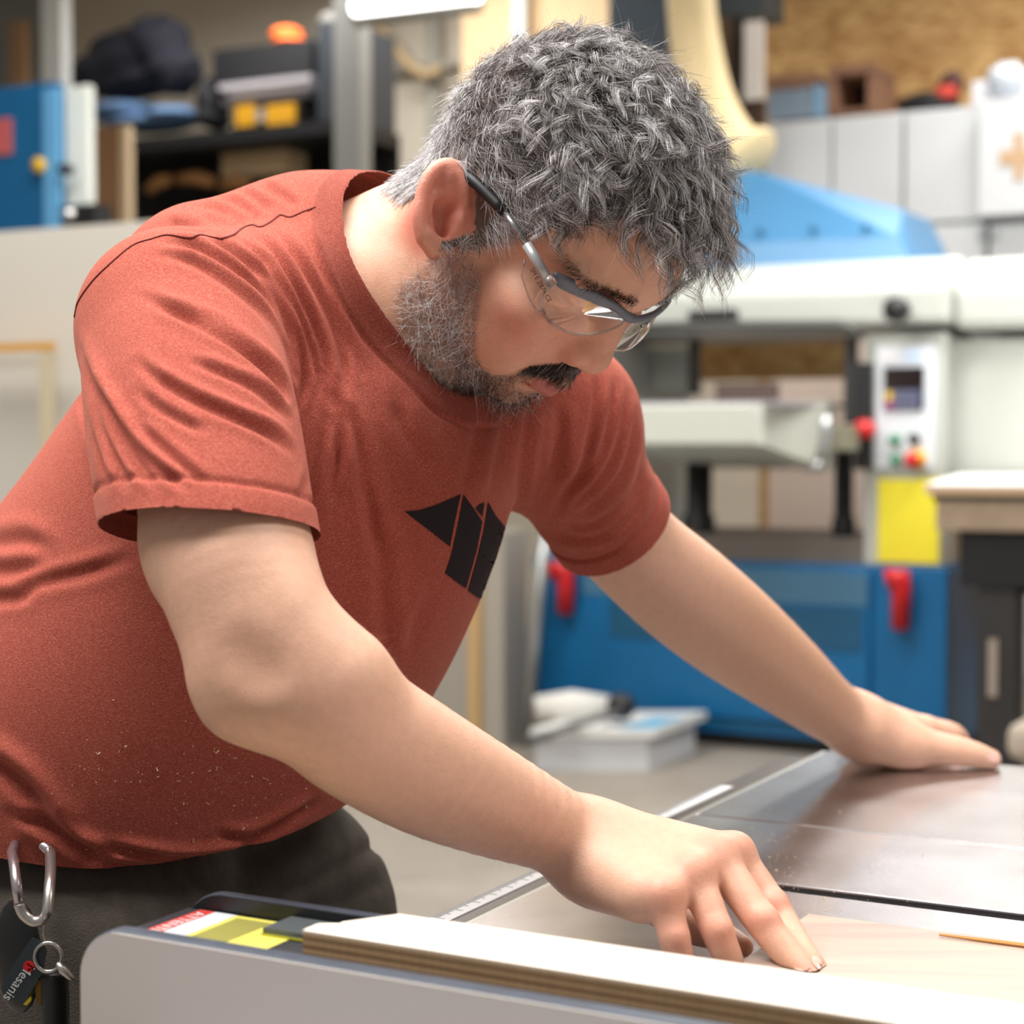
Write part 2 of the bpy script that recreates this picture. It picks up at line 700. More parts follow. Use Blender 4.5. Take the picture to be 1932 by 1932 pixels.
# lamp housings
M_lampbody = mat('lamp_housing', srgb(225, 225, 222), rough=.5)
M_tube = mat('lamp_diffuser', (1, 1, 1), rough=.4, emit=(1.0, .97, .92), es=4.0)
lnames = ['over the bending man', 'over the saw outfeed', 'behind the man near the left edge', 'in front of the shelving', 'in front of the sander',
          'in front of the white cabinets', 'over the left shelving', 'by the strand board wall', 'near the lens side of the saw']
for (x, y, z, l, w, p), ln_ in zip(LAMPS, lnames):
    lt_ = thing('ceiling_lamp', 'long white ceiling lamp hanging ' + ln_, 'lamp', (x, y, z), 'ceiling lamps')
    q = np.array([x, y, z])
    e = lambda dx, dy, dz: q + np.array([dx, dy, dz])
    MB().hexa([e(-l / 2, -w / 2, .0), e(l / 2, -w / 2, .0), e(l / 2, w / 2, .0), e(-l / 2, w / 2, .0),
               e(-l / 2, -w / 3, .06), e(l / 2, -w / 3, .06), e(l / 2, w / 3, .06), e(-l / 2, w / 3, .06)]).build('housing', M_lampbody, lt_)
    for s in (-1, 1):
        MB().tube([e(s * l * .35, 0, .06), e(s * l * .35, 0, CEIL - z)], .006, 6).build('hanging_rod', M_lampbody, lt_)
# the tube lamp in view on the back wall
tl = P(770, 12, 8.2)
lt_ = thing('tube_lamp', 'glowing white tube lamp on the cream wall at the top', 'lamp', tl)
p0_, p1_ = P(672, 14, 8.3), P(900, -14, 7.9)
MB().tube([p0_, p1_], .042, 12).build('tube', mat('tube_glow', (1, 1, 1), rough=.4, emit=(1, .98, .95), es=5.0), lt_, True)
MB().tube([p0_ + np.array([0, .05, -.03]), p1_ + np.array([0, .05, -.03])], .05, 8).build('bracket', mat('bracket_grey', srgb(160, 156, 148), rough=.5), lt_, True)

# ------------------------------------------------------------------ wide belt sander
M_grey = mat('machine_grey', srgb(188, 191, 184), rough=.45, noise=.05, nscale=4)
M_blue = mat('machine_blue', srgb(0, 104, 160), rough=.42, noise=.12, nscale=6)
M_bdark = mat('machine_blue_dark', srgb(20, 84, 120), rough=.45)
M_black = mat('black_plastic', srgb(24, 25, 27), rough=.5)
M_red = mat('red_plastic', srgb(206, 28, 34), rough=.35)
M_steel = mat('steel_grey', srgb(170, 172, 172), rough=.35, metal=.7)
M_dgrey = mat('dark_steel', srgb(62, 60, 60), rough=.5, metal=.2, noise=.2, nscale=12)
SA = 6.5
b_l, _ = ona(1006, 1200, SA)
b_r, _ = ona(1790, 1200, SA)
zt = ona(1500, 1062, SA)[1]
sander = thing('wide_belt_sander', 'tall grey and blue wide belt sander behind the man', 'sander', AB((b_l + b_r) / 2, SA + .4, 0))
MB().box(b_l, b_r, SA, SA + .85, .06, zt).build('base_cabinet', M_blue, sander, bevel=.008)
MB().box(b_l + .03, b_r - .03, SA + .05, SA + .8, 0, .06).build('plinth', M_black, sander)
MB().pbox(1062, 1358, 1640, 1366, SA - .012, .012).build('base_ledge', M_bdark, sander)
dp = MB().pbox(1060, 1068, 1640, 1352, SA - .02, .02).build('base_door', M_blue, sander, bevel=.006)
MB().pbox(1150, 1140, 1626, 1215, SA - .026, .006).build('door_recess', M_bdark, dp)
MB().pbox(1100, 1072, 1636, 1132, SA - .024, .004).build('door_strip', mat('slate_blue', srgb(70, 116, 146), rough=.5), dp)
MB().pbox(1652, 1068, 1786, 1400, SA - .02, .02).build('side_door', M_blue, sander, bevel=.006)
for (x, y0, y1) in ((1060, 1062, 1155), (1692, 1078, 1185)):
    p_ = [ona(x - 18, y0 + 16, SA - .08), ona(x + 4, y0 + 12, SA - .09), ona(x + 8, y0 + 50, SA - .07), ona(x + 8, y1, SA - .05)]
    MB().tube([AB(q[0], SA - .09 + .01 * i, q[1]) for i, q in enumerate(p_)], [.045, .045, .036, .034], 10).build('door_handle', M_red, sander, True)
# column with controls on the right, and its deep side
b0, z1c = ona(1632, 630, SA)
b1 = ona(1782, 800, SA)[0]
MB().box(b0, b1, SA, SA + 1.0, zt, z1c).build('control_column', M_grey, sander, bevel=.01)
MB().box(b1 - .02, b1 + .30, SA + .10, SA + 1.0, zt + .25, z1c - .02).build('belt_cover', M_grey, sander, bevel=.02)
# left column and inner panel
bL0, bL1 = ona(1010, 800, SA)[0], ona(1140, 800, SA)[0]
MB().box(bL0, bL1, SA + .05, SA + .9, zt, z1c).build('left_column', M_grey, sander, bevel=.01)
MB().box(bL1, ona(1310, 690, SA + .5)[0], SA + .5, SA + .55, ona(1250, 740, SA + .5)[1], z1c).build('inner_panel', mat('inner_grey', srgb(178, 184, 176), rough=.5), sander)
# head: front face, sloped crown
zh0 = ona(1400, 622, SA)[1]
zh1 = ona(1400, 556, SA)[1]
zh2 = ona(1400, 506, SA + .2)[1]
bh0, bh1 = bL0 - .02, b1 + .02
MB().prism([AB(bh0, SA - .06, zh0), AB(bh0, SA - .06, zh1), AB(bh0, SA + .16, zh2), AB(bh0, SA + .95, zh2), AB(bh0, SA + .95, zh0)],
           (bh1 - bh0) * BV).build('head_cover', M_grey, sander, bevel=.02)
MB().prism([AB(bh1, SA + .02, zh0 - .02), AB(bh1, SA + .02, zh1), AB(bh1, SA + .2, zh2 - .01), AB(bh1, SA + .95, zh2 - .01), AB(bh1, SA + .95, zh0 - .02)],
           .30 * BV).build('head_side_cover', M_grey, sander, bevel=.03)
MB().tube([AB(*(lambda q: (q[0], SA - .09, q[1]))(ona(x, y, SA - .09))) for x, y in ((1190, 618), (1300, 614), (1580, 612), (1608, 618), (1616, 634))], .018, 8).build('hold_rail', mat('rail_dark', srgb(70, 72, 66), rough=.4), sander, True)
MB().pbox(1296, 584, 1388, 602, SA - .09, .05).build('lift_handle', M_black, sander, bevel=.01)
b_k, z_k = ona(1692, 584, SA - .08)
MB().disc(AB(b_k, SA - .05, z_k), -AV, .045, .06).build('round_knob', M_black, sander, True)
# posts in the opening, bed and conveyor
MB().pbox(1592, 636, 1612, 800, SA + .02, .05).build('guide_post', M_dgrey, sander)
MB().pbox(1298, 640, 1314, 745, SA + .3, .05).build('guide_post', M_dgrey, sander)
bc0, bc1 = ona(1150, 800, 6.0)[0], ona(1424, 800, 6.0)[0]
zc1, zc0 = ona(1300, 764, 6.0)[1], ona(1300, 838, 6.0)[1]
bc2 = ona(1560, 820, 6.45)[0]
M_bed = mat('bed_grey', srgb(206, 209, 199), rough=.5)
MB().hexa([AB(bc0, 6.0, zc0), AB(bc1, 6.0, zc0), AB(bc1, 6.9, zc0 - .10), AB(bc0, 6.9, zc0 - .10),
           AB(bc0, 6.0, zc1), AB(bc1, 6.0, zc1), AB(bc1, 6.9, zc1), AB(bc0, 6.9, zc1)]).build('feed_bed', M_bed, sander, bevel=.006)
MB().hexa([AB(bc1, 6.0, zc0), AB(bc1 + .02, 6.02, zc0), AB(bc2, 6.5, zc0 - .10), AB(bc1, 6.5, zc0 - .1),
           AB(bc1, 6.0, zc1), AB(bc1 + .02, 6.02, zc1), AB(bc2, 6.5, zc1 + .02), AB(bc1, 6.5, zc1 + .02)]).build('bed_side', M_bed, sander)
MB().box(bc0, bc2 - .02, 6.03, 6.95, zc1, zc1 + .012).build('conveyor_belt', mat('conveyor', srgb(168, 164, 172), rough=.45), sander)
MB().pbox(1350, 722, 1460, 756, 6.3, .06).build('pressure_roller', mat('roller_brown', srgb(86, 70, 64), rough=.4), sander)
for x0, x1, y0, y1 in ((1292, 1346, 846, 1046), (1572, 1612, 830, 1050)):
    b_, _z = ona((x0 + x1) / 2, 940, SA + .25)
    w_b = (ona(x1, 940, SA + .25)[0] - ona(x0, 940, SA + .25)[0]) / 2
    MB().tube([AB(b_, SA + .25, zt), AB(b_, SA + .25, zt + .16), AB(b_, SA + .25, zt + .17), AB(b_, SA + .25, zc0)], [w_b * 1.1, w_b * 1.05, w_b * .85, w_b * .85], 14).build('lift_screw', M_black, sander, True)
MB().pbox(1200, 1012, 1640, 1062, SA + .03, .7).build('base_tray', mat('tray_brown', srgb(120, 112, 106), rough=.6), sander)
# crank and stop button between bed and column
cr_ = [ona(1545, 880, 6.1), ona(1552, 850, 6.1), ona(1560, 815, 6.1), ona(1556, 785, 6.1)]
MB().tube([AB(q[0], 6.1, q[1]) for q in cr_], .022, 8).build('crank', M_steel, sander, True)
MB().blob(AB(cr_[0][0], 6.08, cr_[0][1]), (.022, .022, .022)).build('crank_knob', M_steel, sander, True)
MB().pbox(1612, 684, 1640, 886, SA - .05, .05).build('switch_bar', M_black, sander)
b_, z_ = ona(1629, 810, SA - .1)
MB().disc(AB(b_, SA - .05, z_), -AV, .035, .06).build('stop_knob', M_red, sander, True)
MB().pbox(1572, 805, 1606, 850, 6.3, .1).build('bed_lock', mat('lock_olive', srgb(130, 128, 108), rough=.5), sander)
# control plate
cp = MB().pbox(1652, 652, 1764, 884, SA - .012, .012).build('control_plate', mat('plate_white', srgb(224, 230, 236), rough=.4), sander)
MB().pbox(1667, 692, 1743, 774, SA - .02, .01).build('display', mat('display_dark', srgb(30, 18, 20), rough=.15), cp)
MB().pbox(1669, 734, 1742, 773, SA - .023, .004).build('keypad', mat('keypad_blue', srgb(54, 58, 84), rough=.4), cp)
for i in range(5):
    for j in range(3):
        if i == 0:
            continue
        MB().pbox(1683 + i * 12 - 8, 738 + j * 12, 1683 + i * 12, 746 + j * 12, SA - .026, .004).build('key', mat('key_grey', srgb(120, 124, 150), rough=.4), cp)
MB().pbox(1671, 738, 1683, 756, SA - .026, .004).build('key', mat('key_yellow', srgb(226, 190, 60), rough=.4), cp)
MB().pbox(1671, 758, 1684, 772, SA - .026, .004).build('key', mat('key_purple', srgb(160, 50, 130), rough=.4), cp)
for x, y, mm, r_ in ((1688, 830, mat('green_button', srgb(20, 130, 84), rough=.35), .020), (1724, 828, M_black, .020), (1690, 868, mat('green_button', srgb(20, 130, 84)), .020)):
    b_, z_ = ona(x, y, SA - .03)
    MB().disc(AB(b_, SA - .012, z_), -AV, r_, .03).build('push_button', mm, cp, True)
b_, z_ = ona(1728, 866, SA - .03)
MB().disc(AB(b_, SA - .012, z_), -AV, .036, .012).build('stop_collar', mat('stop_yellow', srgb(240, 176, 40), rough=.4), cp, True)
MB().disc(AB(b_ - .012, SA - .024, z_ - .004), -AV, .028, .03).build('stop_button', M_red, cp, True)
MB().pbox(1660, 660, 1692, 682, SA - .016, .004).build('maker_sticker', mat('sticker_white', srgb(240, 240, 244), rough=.4), cp)
MB().pbox(1706, 660, 1740, 682, SA - .016, .004).build('maker_sticker', mat('sticker_blue', srgb(196, 214, 238), rough=.4), cp)
MB().pbox(1656, 904, 1772, 1062, SA - .014, .008).build('yellow_notice', mat('notice_yellow', srgb(240, 226, 52), rough=.6), sander)
# dust hood on top: a sloped blue sheet metal hopper
zb, a0_, a1_ = zh2, SA + .22, SA + .85
hb0, hb1 = ona(1180, 495, a0_)[0], ona(1716, 480, a0_)[0]
pk0, pk1 = ona(1385, 330, SA + .50), ona(1440, 328, SA + .50)
pr1 = ona(1704, 396, SA + .45)
M_lblue = mat('hood_blue', srgb(74, 132, 176), rough=.38, noise=.06, nscale=3)
hood = MB()
hv = [AB(hb0, a0_, zb), AB(hb1, a0_, zb), AB(hb1 + .02, a1_, zb), AB(hb0, a1_, zb),
      AB(hb0 + .02, a0_ + .02, zb + .10), AB(hb1 - .06, a0_ + .03, zb + .10),
      AB(pr1[0], SA + .45, pr1[1]), AB(pk1[0], SA + .42, pk1[1]), AB(pk0[0], SA + .42, pk0[1]),
      AB(pr1[0], a1_, pr1[1]), AB(pk1[0], a1_, pk1[1]), AB(pk0[0], a1_, pk0[1]), AB(hb0 + .02, a1_, zb + .1)]
hood.add(hv, [(0, 1, 5, 4), (4, 5, 6, 7, 8), (1, 2, 9, 6), (1, 6, 5), (6, 9, 10, 7), (7, 10, 11, 8), (8, 11, 12, 4), (0, 4, 12, 3), (2, 3, 12, 11, 10, 9), (0, 3, 2, 1)])
hood.build('dust_hood', M_lblue, sander)
for x in (1440, 1540, 1640):
    b_, z_ = ona(x, 438 - (x - 1440) * .04, a0_ + .05)
    MB().disc(AB(b_, a0_ + .02, z_), -AV, .014, .012, 10).build('hood_rivet', M_bdark, sander, True)
# flexible duct
dc = [(1398, 322), (1375, 300), (1352, 250), (1330, 180), (1315, 100), (1306, 30), (1300, -60), (1298, -160)]
dr_ = [.20, .17, .135, .115, .105, .10, .10, .10]
dq = smooth_poly([np.append(AB(*(lambda q: (q[0], SA + .55, q[1]))(ona(x, y, SA + .55))), r_) for (x, y), r_ in zip(dc, dr_)], 14)
duct = MB().tube([q[:3] for q in dq], [q[3] * (1 + .035 * (i % 2)) for i, q in enumerate(dq)], 24)
tag(duct.build('dust_duct', mat('duct_cream', srgb(238, 214, 164), rough=.6), None, True), 'cream flexible dust duct rising from the blue hood', 'duct')

# ------------------------------------------------------------------ white cabinets and what stands on them
M_cab = mat('cabinet_white', srgb(228, 231, 234), rough=.4)
M_gap = mat('cabinet_shadow_gap', srgb(150, 150, 150), rough=.6)
CA = 8.6


def zpx(x, y, a):
    return ona(x, y, a)[1]


ztop = zpx(1500, 228, CA)
zmid = zpx(1860, 418, CA)
xs = [(1440, 1566), (1570, 1700), (1706, 1848), (1856, 2000)]
ulab = ['white wall cabinet leftmost above the blue hood', 'white wall cabinet second from the dark boards', 'white wall cabinet left of the one with the cross', 'white wall cabinet bearing a tan cross']
for (x0, x1), lb in zip(xs, ulab):
    b0_, b1_ = ona(x0, 300, CA)[0], ona(x1, 300, CA)[0]
    nr = .12 if x0 > 1850 else 0
    c_ = thing('wall_cabinet', lb, 'cabinet', AB((b0_ + b1_) / 2, CA + .2, zmid), 'white wall cabinets')
    MB().box(b0_, b1_, CA + .02 - nr, AW - .01, zmid + .01, ztop).build('carcass', M_cab, c_)
    MB().box(b0_ + .004, b1_ - .004, CA - nr, CA + .02 - nr, zmid + .014, ztop - .004).build('door', M_cab, c_, bevel=.003)
    if x0 > 1850:
        a_ = CA - nr - .005
        q0 = [(1913, 250), (1932, 250), (1932, 283), (1960, 283), (1960, 312), (1932, 312), (1932, 340), (1913, 340), (1913, 312), (1886, 312), (1886, 283), (1913, 283)]
        MB().prism([AB(ona(x, y, a_)[0], a_, ona(x, y, a_)[1]) for x, y in q0], AV * .004).build('cross', mat('cross_tan', srgb(216, 178, 140), rough=.6), c_)
for (x0, x1), lb in zip([(1716, 1858), (1866, 2010)], ['tall white locker left, below the wall cabinets', 'tall white locker right, behind the workbench']):
    b0_, b1_ = ona(x0, 450, CA)[0], ona(x1, 450, CA)[0]
    c_ = thing('tall_locker', lb, 'cabinet', AB((b0_ + b1_) / 2, CA + .2, 0), 'tall white lockers')
    MB().box(b0_, b1_, CA + .02, AW - .01, 0, zmid).build('carcass', M_cab, c_)
    dr2 = MB().box(b0_ + .005, b1_ - .005, CA, CA + .02, .08, zmid - .012).build('door', M_cab, c_, bevel=.003)
    xh = 1848 if x0 < 1800 else 1876
    MB().pbox(xh - 4, 430, xh + 4, 452, CA - .03, .03).build('handle', M_steel, dr2)
b0_, b1_ = ona(1440, 450, CA)[0], ona(1712, 450, CA)[0]
tag(MB().box(b0_, b1_, CA + .1, AW - .01, 0, zmid).build('floor_stand_in', mat('lit_floor_beige', srgb(226, 206, 192), rough=.6)), 'beige block behind the sander standing in for the lit floor beyond', 'cabinet')  # added block, its beige stands in for lit floor beyond the sander
# boxes on top
M_rust = mat('crate_wood', srgb(150, 110, 86), rough=.8, noise=.2, nscale=20)
bx = thing('open_crate', 'small open wooden crate on the white cabinets', 'crate', AB(*(lambda q: (q[0], CA + .2, ztop))(ona(1610, 215, CA))))
for (x0, y0, x1, y1) in ((1562, 122, 1652, 140), (1562, 140, 1578, 206), (1636, 140, 1652, 206), (1562, 206, 1652, 215)):
    MB().pbox(x0, y0, x1, y1, CA + .1, .35).build('board', M_rust, bx)
MB().pbox(1578, 140, 1636, 206, CA + .42, .02).build('back_board', mat('crate_dark', srgb(70, 44, 40), rough=.9), bx)
b2 = thing('plastic_bin', 'grey-blue plastic bin beside the open crate', 'bin', AB(*(lambda q: (q[0], CA + .2, ztop))(ona(1500, 220, CA))))
MB().pbox(1448, 168, 1556, 222, CA + .06, .35).build('body', mat('bin_blue', srgb(140, 156, 172), rough=.35), b2)
MB().pbox(1534, 160, 1552, 220, CA + .05, .01).build('label_strip', mat('bin_strip', srgb(130, 170, 200), rough=.4), b2)
tag(MB().pbox(1446, 140, 1536, 166, CA + .08, .35).build('lid_board', M_rust), 'brown board lying on the plastic bin', 'board')
bag = thing('tool_bag', 'black and red tool bag lying on the white cabinets', 'bag', AB(*(lambda q: (q[0], CA + .2, ztop + .02))(ona(1760, 200, CA))))
q = ona(1752, 196, CA + .2)
MB().blob(AB(q[0], CA + .2, q[1]), (.16, .12, .055), jit=.06, seed=3).build('body', M_black, bag, True)
tag(MB().pbox(1310, 636, 1600, 716, 7.7, .03).build('wall_stand_in', m_osb), 'added golden sheet standing in for the wall seen through the sander opening', 'board')  # added sheet in place of the strand board wall beyond the opening
q = ona(1786, 178, CA + .15)
MB().blob(AB(q[0], CA + .15, q[1]), (.06, .06, .04), jit=.12, seed=4).build('red_pouch', mat('pouch_red', srgb(206, 70, 56), rough=.7), bag, True)
q = ona(1796, 158, CA + .25)
MB().blob(AB(q[0], CA + .25, q[1]), (.06, .06, .06), jit=.12, seed=5).build('handle_pile', mat('pouch_brown', srgb(90, 60, 56), rough=.8), bag, True)
tag(MB().pbox(1834, 146, 1990, 192, CA + .05, .35).build('cardboard_box', mat('box_white', srgb(232, 232, 238), rough=.7)), 'white flat box on top of the right cabinet', 'box')
q = ona(1900, 150, CA)
tag(MB().blob(AB(q[0], CA - .02, q[1]), (.09, .05, .07), jit=.16, seed=8).build('plastic_bag', mat('bag_clear', srgb(214, 222, 232), rough=.25), None, True), 'crumpled clear plastic bag beside the white box', 'bag')
# dark boards leaning beside the cabinets
for (x0, y0, x1, y1, col_, lb) in [(1354, 28, 1376, 330, (96, 72, 50), 'leftmost dark brown board leaning by the duct'), (1378, 30, 1398, 330, (44, 34, 26), 'black-brown board leaning between brown boards'),
                                   (1398, 190, 1440, 330, (74, 54, 38), 'short dark board leaning below the white offcut'), (1404, 40, 1438, 188, (222, 214, 206), 'white offcut board standing beside the dark boards')]:
    tag(MB().pbox(x0, y0, x1, 420, 8.3, .04).build('leaning_board', mat('board_%d' % x0, srgb(*col_), rough=.8)), lb, 'board', 'boards leaning behind the duct') if x0 != 1404 else \
        tag(MB().pbox(x0, y0, x1, y1, 8.25, .03).build('leaning_board', mat('board_%d' % x0, srgb(*col_), rough=.8)), lb, 'board', 'boards leaning behind the duct')
tag(MB().pbox(1350, -40, 1440, 28, 8.3, .3).build('dark_case', mat('case_dark', srgb(58, 66, 70), rough=.5)), 'dark grey case above the leaning boards', 'case')
tag(MB().pbox(1148, -60, 1250, 130, 8.2, .2).build('wall_panel', mat('panel_slate', srgb(62, 74, 86), rough=.5)), 'dark slate panel beside the duct above the head', 'panel')
# middle wall: plywood sheet, pipes, shelf upright
M_ply = mat('plywood_tan', srgb(232, 200, 156), rough=.7, noise=.1, nscale=6, stretch=(1, 1, .2))
tag(MB().pbox(872, -60, 1150, 700, 8.9, .02).build('plywood_sheet', M_ply), 'tan plywood sheet standing against the back wall', 'plywood')
tag(MB().pbox(966, -60, 990, 300, 8.8, .03).build('wall_conduit', mat('conduit_grey', srgb(206, 206, 202), rough=.5)), 'pale grey conduit in front of the tan plywood', 'conduit')
tag(MB().pbox(806, -60, 828, 330, 9.3, .05).build('wall_conduit', mat('conduit_mid', srgb(176, 172, 162), rough=.5)), 'thin grey vertical conduit on the cream wall', 'conduit')
tag(MB().pbox(685, 122, 860, 136, 9.3, .04).build('wall_conduit', mat('conduit_mid', srgb(176, 172, 162))), 'thin grey horizontal conduit on the cream wall', 'conduit')
cb = [AB(*(lambda q: (q[0], 9.2, q[1]))(ona(x, y, 9.2))) for x, y in ((700, 30), (760, 110), (800, 140), (830, 128))]
tag(MB().tube(smooth_poly(cb, 5), .03, 6).build('tan_brace', mat('brace_tan', srgb(214, 186, 140), rough=.7), None, True), 'slanting tan brace on the cream wall under the tube lamp', 'brace')

# ------------------------------------------------------------------ shelving on the left
RA = 7.8
M_shelf = mat('shelf_black', srgb(30, 30, 34), rough=.6, noise=.3, nscale=14)
M_post = mat('post_grey', srgb(158, 158, 154), rough=.5)
rack = thing('shelving_rack', 'dark shelving rack with a grey upright behind the man', 'shelf', AB(*(lambda q: (q[0], RA + .3, 0))(ona(430, 300, RA))))
MB().box(ona(640, 200, RA)[0], ona(690, 200, RA)[0], RA - .05, RA + .05, 0, 3.9).build('upright', M_post, rack)
MB().box(ona(84, 200, RA)[0], ona(122, 200, RA)[0], RA - .02, RA + .06, 0, 3.9).build('upright', mat('post_white', srgb(214, 214, 210), rough=.5), rack)
MB().box(ona(120, 200, RA)[0], ona(640, 200, RA)[0], RA, RA + .6, zpx(430, 270, RA), zpx(430, 244, RA)).build('shelf_board', M_shelf, rack)
MB().box(ona(120, 200, RA)[0], ona(640, 200, RA)[0], RA, RA + .6, zpx(430, 500, RA), zpx(430, 470, RA)).build('shelf_board', M_shelf, rack)
MB().box(ona(90, 200, RA)[0], ona(640, 200, RA)[0], RA + .58, RA + .6, zpx(430, 470, RA), zpx(430, 270, RA)).build('back_sheet', mat('rack_back', srgb(26, 22, 20), rough=.9), rack)
MB().box(ona(590, 200, RA)[0], ona(640, 200, RA)[0], RA + .05, RA + .55, zpx(430, 244, RA), zpx(430, 60, RA)).build('side_sheet', mat('rack_side', srgb(52, 58, 66), rough=.6), rack)
ZS = zpx(430, 244, RA)


def onshelf(x, y, a=RA + .25):
    q = ona(x, y, a)
    return AB(q[0], a, q[1])


def cloth(name, pts, mm, label, cat, seed, jit=.07):
    g = MB()
    for (x, y, r_) in pts:
        g.blob(onshelf(x, y), r_, 20, 12, jit, seed)
        seed += 1
    o = g.build(name, mm, None, True)
    rm = o.modifiers.new('merge', 'REMESH')
    rm.mode = 'VOXEL'
    rm.voxel_size = .012
    rm.use_smooth_shade = True
    return tag(o, label, cat)


cloth('jacket', [(250, 115, (.30, .18, .19)), (300, 85, (.19, .18, .16)), (200, 140, (.24, .18, .13)), (330, 130, (.16, .17, .14)), (250, 160, (.32, .16, .08)), (150, 165, (.14, .14, .07))],
      mat('jacket_navy', srgb(17, 18, 32), rough=.85), 'dark navy jacket heaped on the rack shelf', 'jacket', 11)
cloth('folded_jeans', [(235, 212, (.24, .2, .06)), (330, 220, (.17, .2, .055)), (280, 236, (.28, .2, .04))],
      mat('denim', srgb(104, 136, 176), rough=.9, noise=.2, nscale=30), 'folded light blue jeans under the navy jacket', 'jeans', 21, .05)
cloth('dark_backpack', [(404, 190, (.075, .14, .13)), (404, 225, (.07, .14, .06))], mat('pack_black', srgb(24, 24, 28), rough=.8), 'black bag between the jeans and the papers', 'bag', 31, .04)
tag(MB().pbox(402, 84, 586, 148, RA + .15, .4).build('black_case', mat('case_black', srgb(22, 22, 25), rough=.6)), 'flat black case lying on the stacked papers', 'case')
cloth('baseball_cap', [(540, 66, (.095, .09, .045)), (548, 80, (.10, .10, .02))], mat('cap_orange', srgb(236, 104, 30), rough=.7), 'bright orange cap on top of the black case', 'cap', 41, .02)
q = ona(625, 45, RA + .3)
tag(MB().blob(AB(q[0], RA + .3, q[1]), (.06, .08, .06), jit=.08, seed=44).build('grey_rag', mat('rag_grey', srgb(110, 108, 104), rough=.9), None, True), 'pale grey rag beside the orange cap', 'rag')
for i, (x0, x1, y0, y1, c_) in enumerate([(412, 586, 150, 161, (196, 190, 196)), (430, 588, 163, 175, (226, 226, 236)), (418, 582, 177, 190, (150, 146, 152))]):
    tag(MB().pbox(x0, y0, x1, y1, RA + .08 + .02 * i, .35).build('paper_stack', mat('paper_%d' % i, srgb(*c_), rough=.8)), ['grey paper stack topmost under the black case', 'white paper stack in the middle of the pile', 'dull grey paper stack resting on the yellow case'][i], 'papers', 'papers on the rack shelf')
yt = thing('tool_case', 'yellow and black tool case on the rack shelf', 'case', AB(*(lambda q: (q[0], RA + .2, ZS))(ona(500, 240, RA))))
MB().pbox(440, 194, 568, 240, RA + .10, .3).build('body', M_black, yt)
MB().pbox(444, 198, 480, 238, RA + .08, .02).build('yellow_end', mat('case_yellow', srgb(222, 162, 30), rough=.5), yt)
MB().pbox(502, 196, 556, 239, RA + .08, .02).build('yellow_end', mat('case_yellow', srgb(222, 162, 30)), yt)
MB().pbox(482, 206, 500, 230, RA + .085, .02).build('clasp', mat('clasp_grey', srgb(150, 146, 140)), yt)
q = ona(106, 105, RA + .2)
tag(MB().blob(AB(q[0], RA + .2, q[1]), (.06, .08, .06), jit=.05, seed=50).build('orange_hearing_guard', mat('guard_orange', srgb(196, 96, 44), rough=.6), None, True), 'dull orange ear guard left of the navy jacket', 'ear guard')
tag(MB().pbox(418, 284, 540, 330, RA + .3, .2).build('wooden_box', mat('box_wood', srgb(216, 186, 146), rough=.7)), 'pale wooden box in the dark space under the shelf', 'box')
for i, (xa, ya, xb, yb) in enumerate([(280, 360, 322, 338), (336, 338, 404, 344), (418, 352, 470, 345)]):
    tag(MB().tube([onshelf(xa, ya), onshelf((xa + xb) / 2, (ya + yb) / 2 - 6), onshelf(xb, yb)], [.03, .04, .03], 8).build('wood_offcut', mat('offcut_tan', srgb(190, 136, 84), rough=.8), None, True),
        ['curved tan offcut nearest the left end under the shelf', 'curved tan offcut in the middle under the shelf', 'curved tan offcut beside the pale wooden box'][i], 'offcut', 'offcuts under the rack shelf')
# boards and the blue machine at the far left
lb_ = tag(MB().pbox(168, 238, 232, 1400, 6.9, .03).build('leaning_board', mat('panel_brown', srgb(158, 118, 82), rough=.8)), 'brown board with a pale edge beside the blue machine', 'board')
MB().pbox(230, 236, 244, 1400, 6.88, .05).build('pale_edge', mat('strip_pale', srgb(222, 196, 160), rough=.7), lb_)
tag(MB().pbox(-30, -60, 84, 180, 8.6, .05).build('grey_wall_board', mat('board_grey', srgb(134, 136, 132), rough=.7)), 'grey wall board at the far upper left', 'board')
tag(MB().pbox(18, 40, 46, 190, 8.4, .05).build('wood_post', mat('post_wood', srgb(170, 134, 100), rough=.8)), 'narrow brown wooden post before the grey wall board', 'post')
bsaw = thing('blue_machine', 'blue machine with a white column at the far left', 'machine', AB(*(lambda q: (q[0], 5.3, 0))(ona(60, 300, 5.2))))
MB().pbox(-160, 168, 108, 900, 5.2, .06).build('body', mat('machine_blue2', srgb(12, 92, 140), rough=.45), bsaw, bevel=.01)
MB().pbox(84, 166, 110, 900, 5.18, .03).build('side_edge', mat('edge_blue', srgb(96, 160, 206), rough=.4), bsaw)
MB().pbox(106, 162, 168, 392, 5.25, .04).build('column', mat('column_white', srgb(224, 228, 220), rough=.5), bsaw, bevel=.01)
MB().pbox(-20, 224, 20, 292, 5.19, .01).build('warning_sticker', mat('sticker_red', srgb(190, 92, 92), rough=.5), bsaw)
q = ona(66, 310, 5.15)
MB().disc(AB(q[0], 5.2, q[1]), -AV, .028, .04).build('yellow_knob', mat('knob_yellow', srgb(226, 180, 40), rough=.4), bsaw, True)
q = ona(116, 318, 5.15)
MB().disc(AB(q[0], 5.2, q[1]), -AV, .02, .05).build('black_knob', M_black, bsaw, True)
q = ona(130, 404, 5.1)
MB().blob(AB(q[0], 5.1, q[1]), (.025, .025, .025)).build('chrome_ball', mat('chrome', (.8, .8, .8), rough=.1, metal=1), bsaw, True)
MB().pbox(112, 386, 178, 424, 5.2, .1).build('black_bracket', M_black, bsaw)
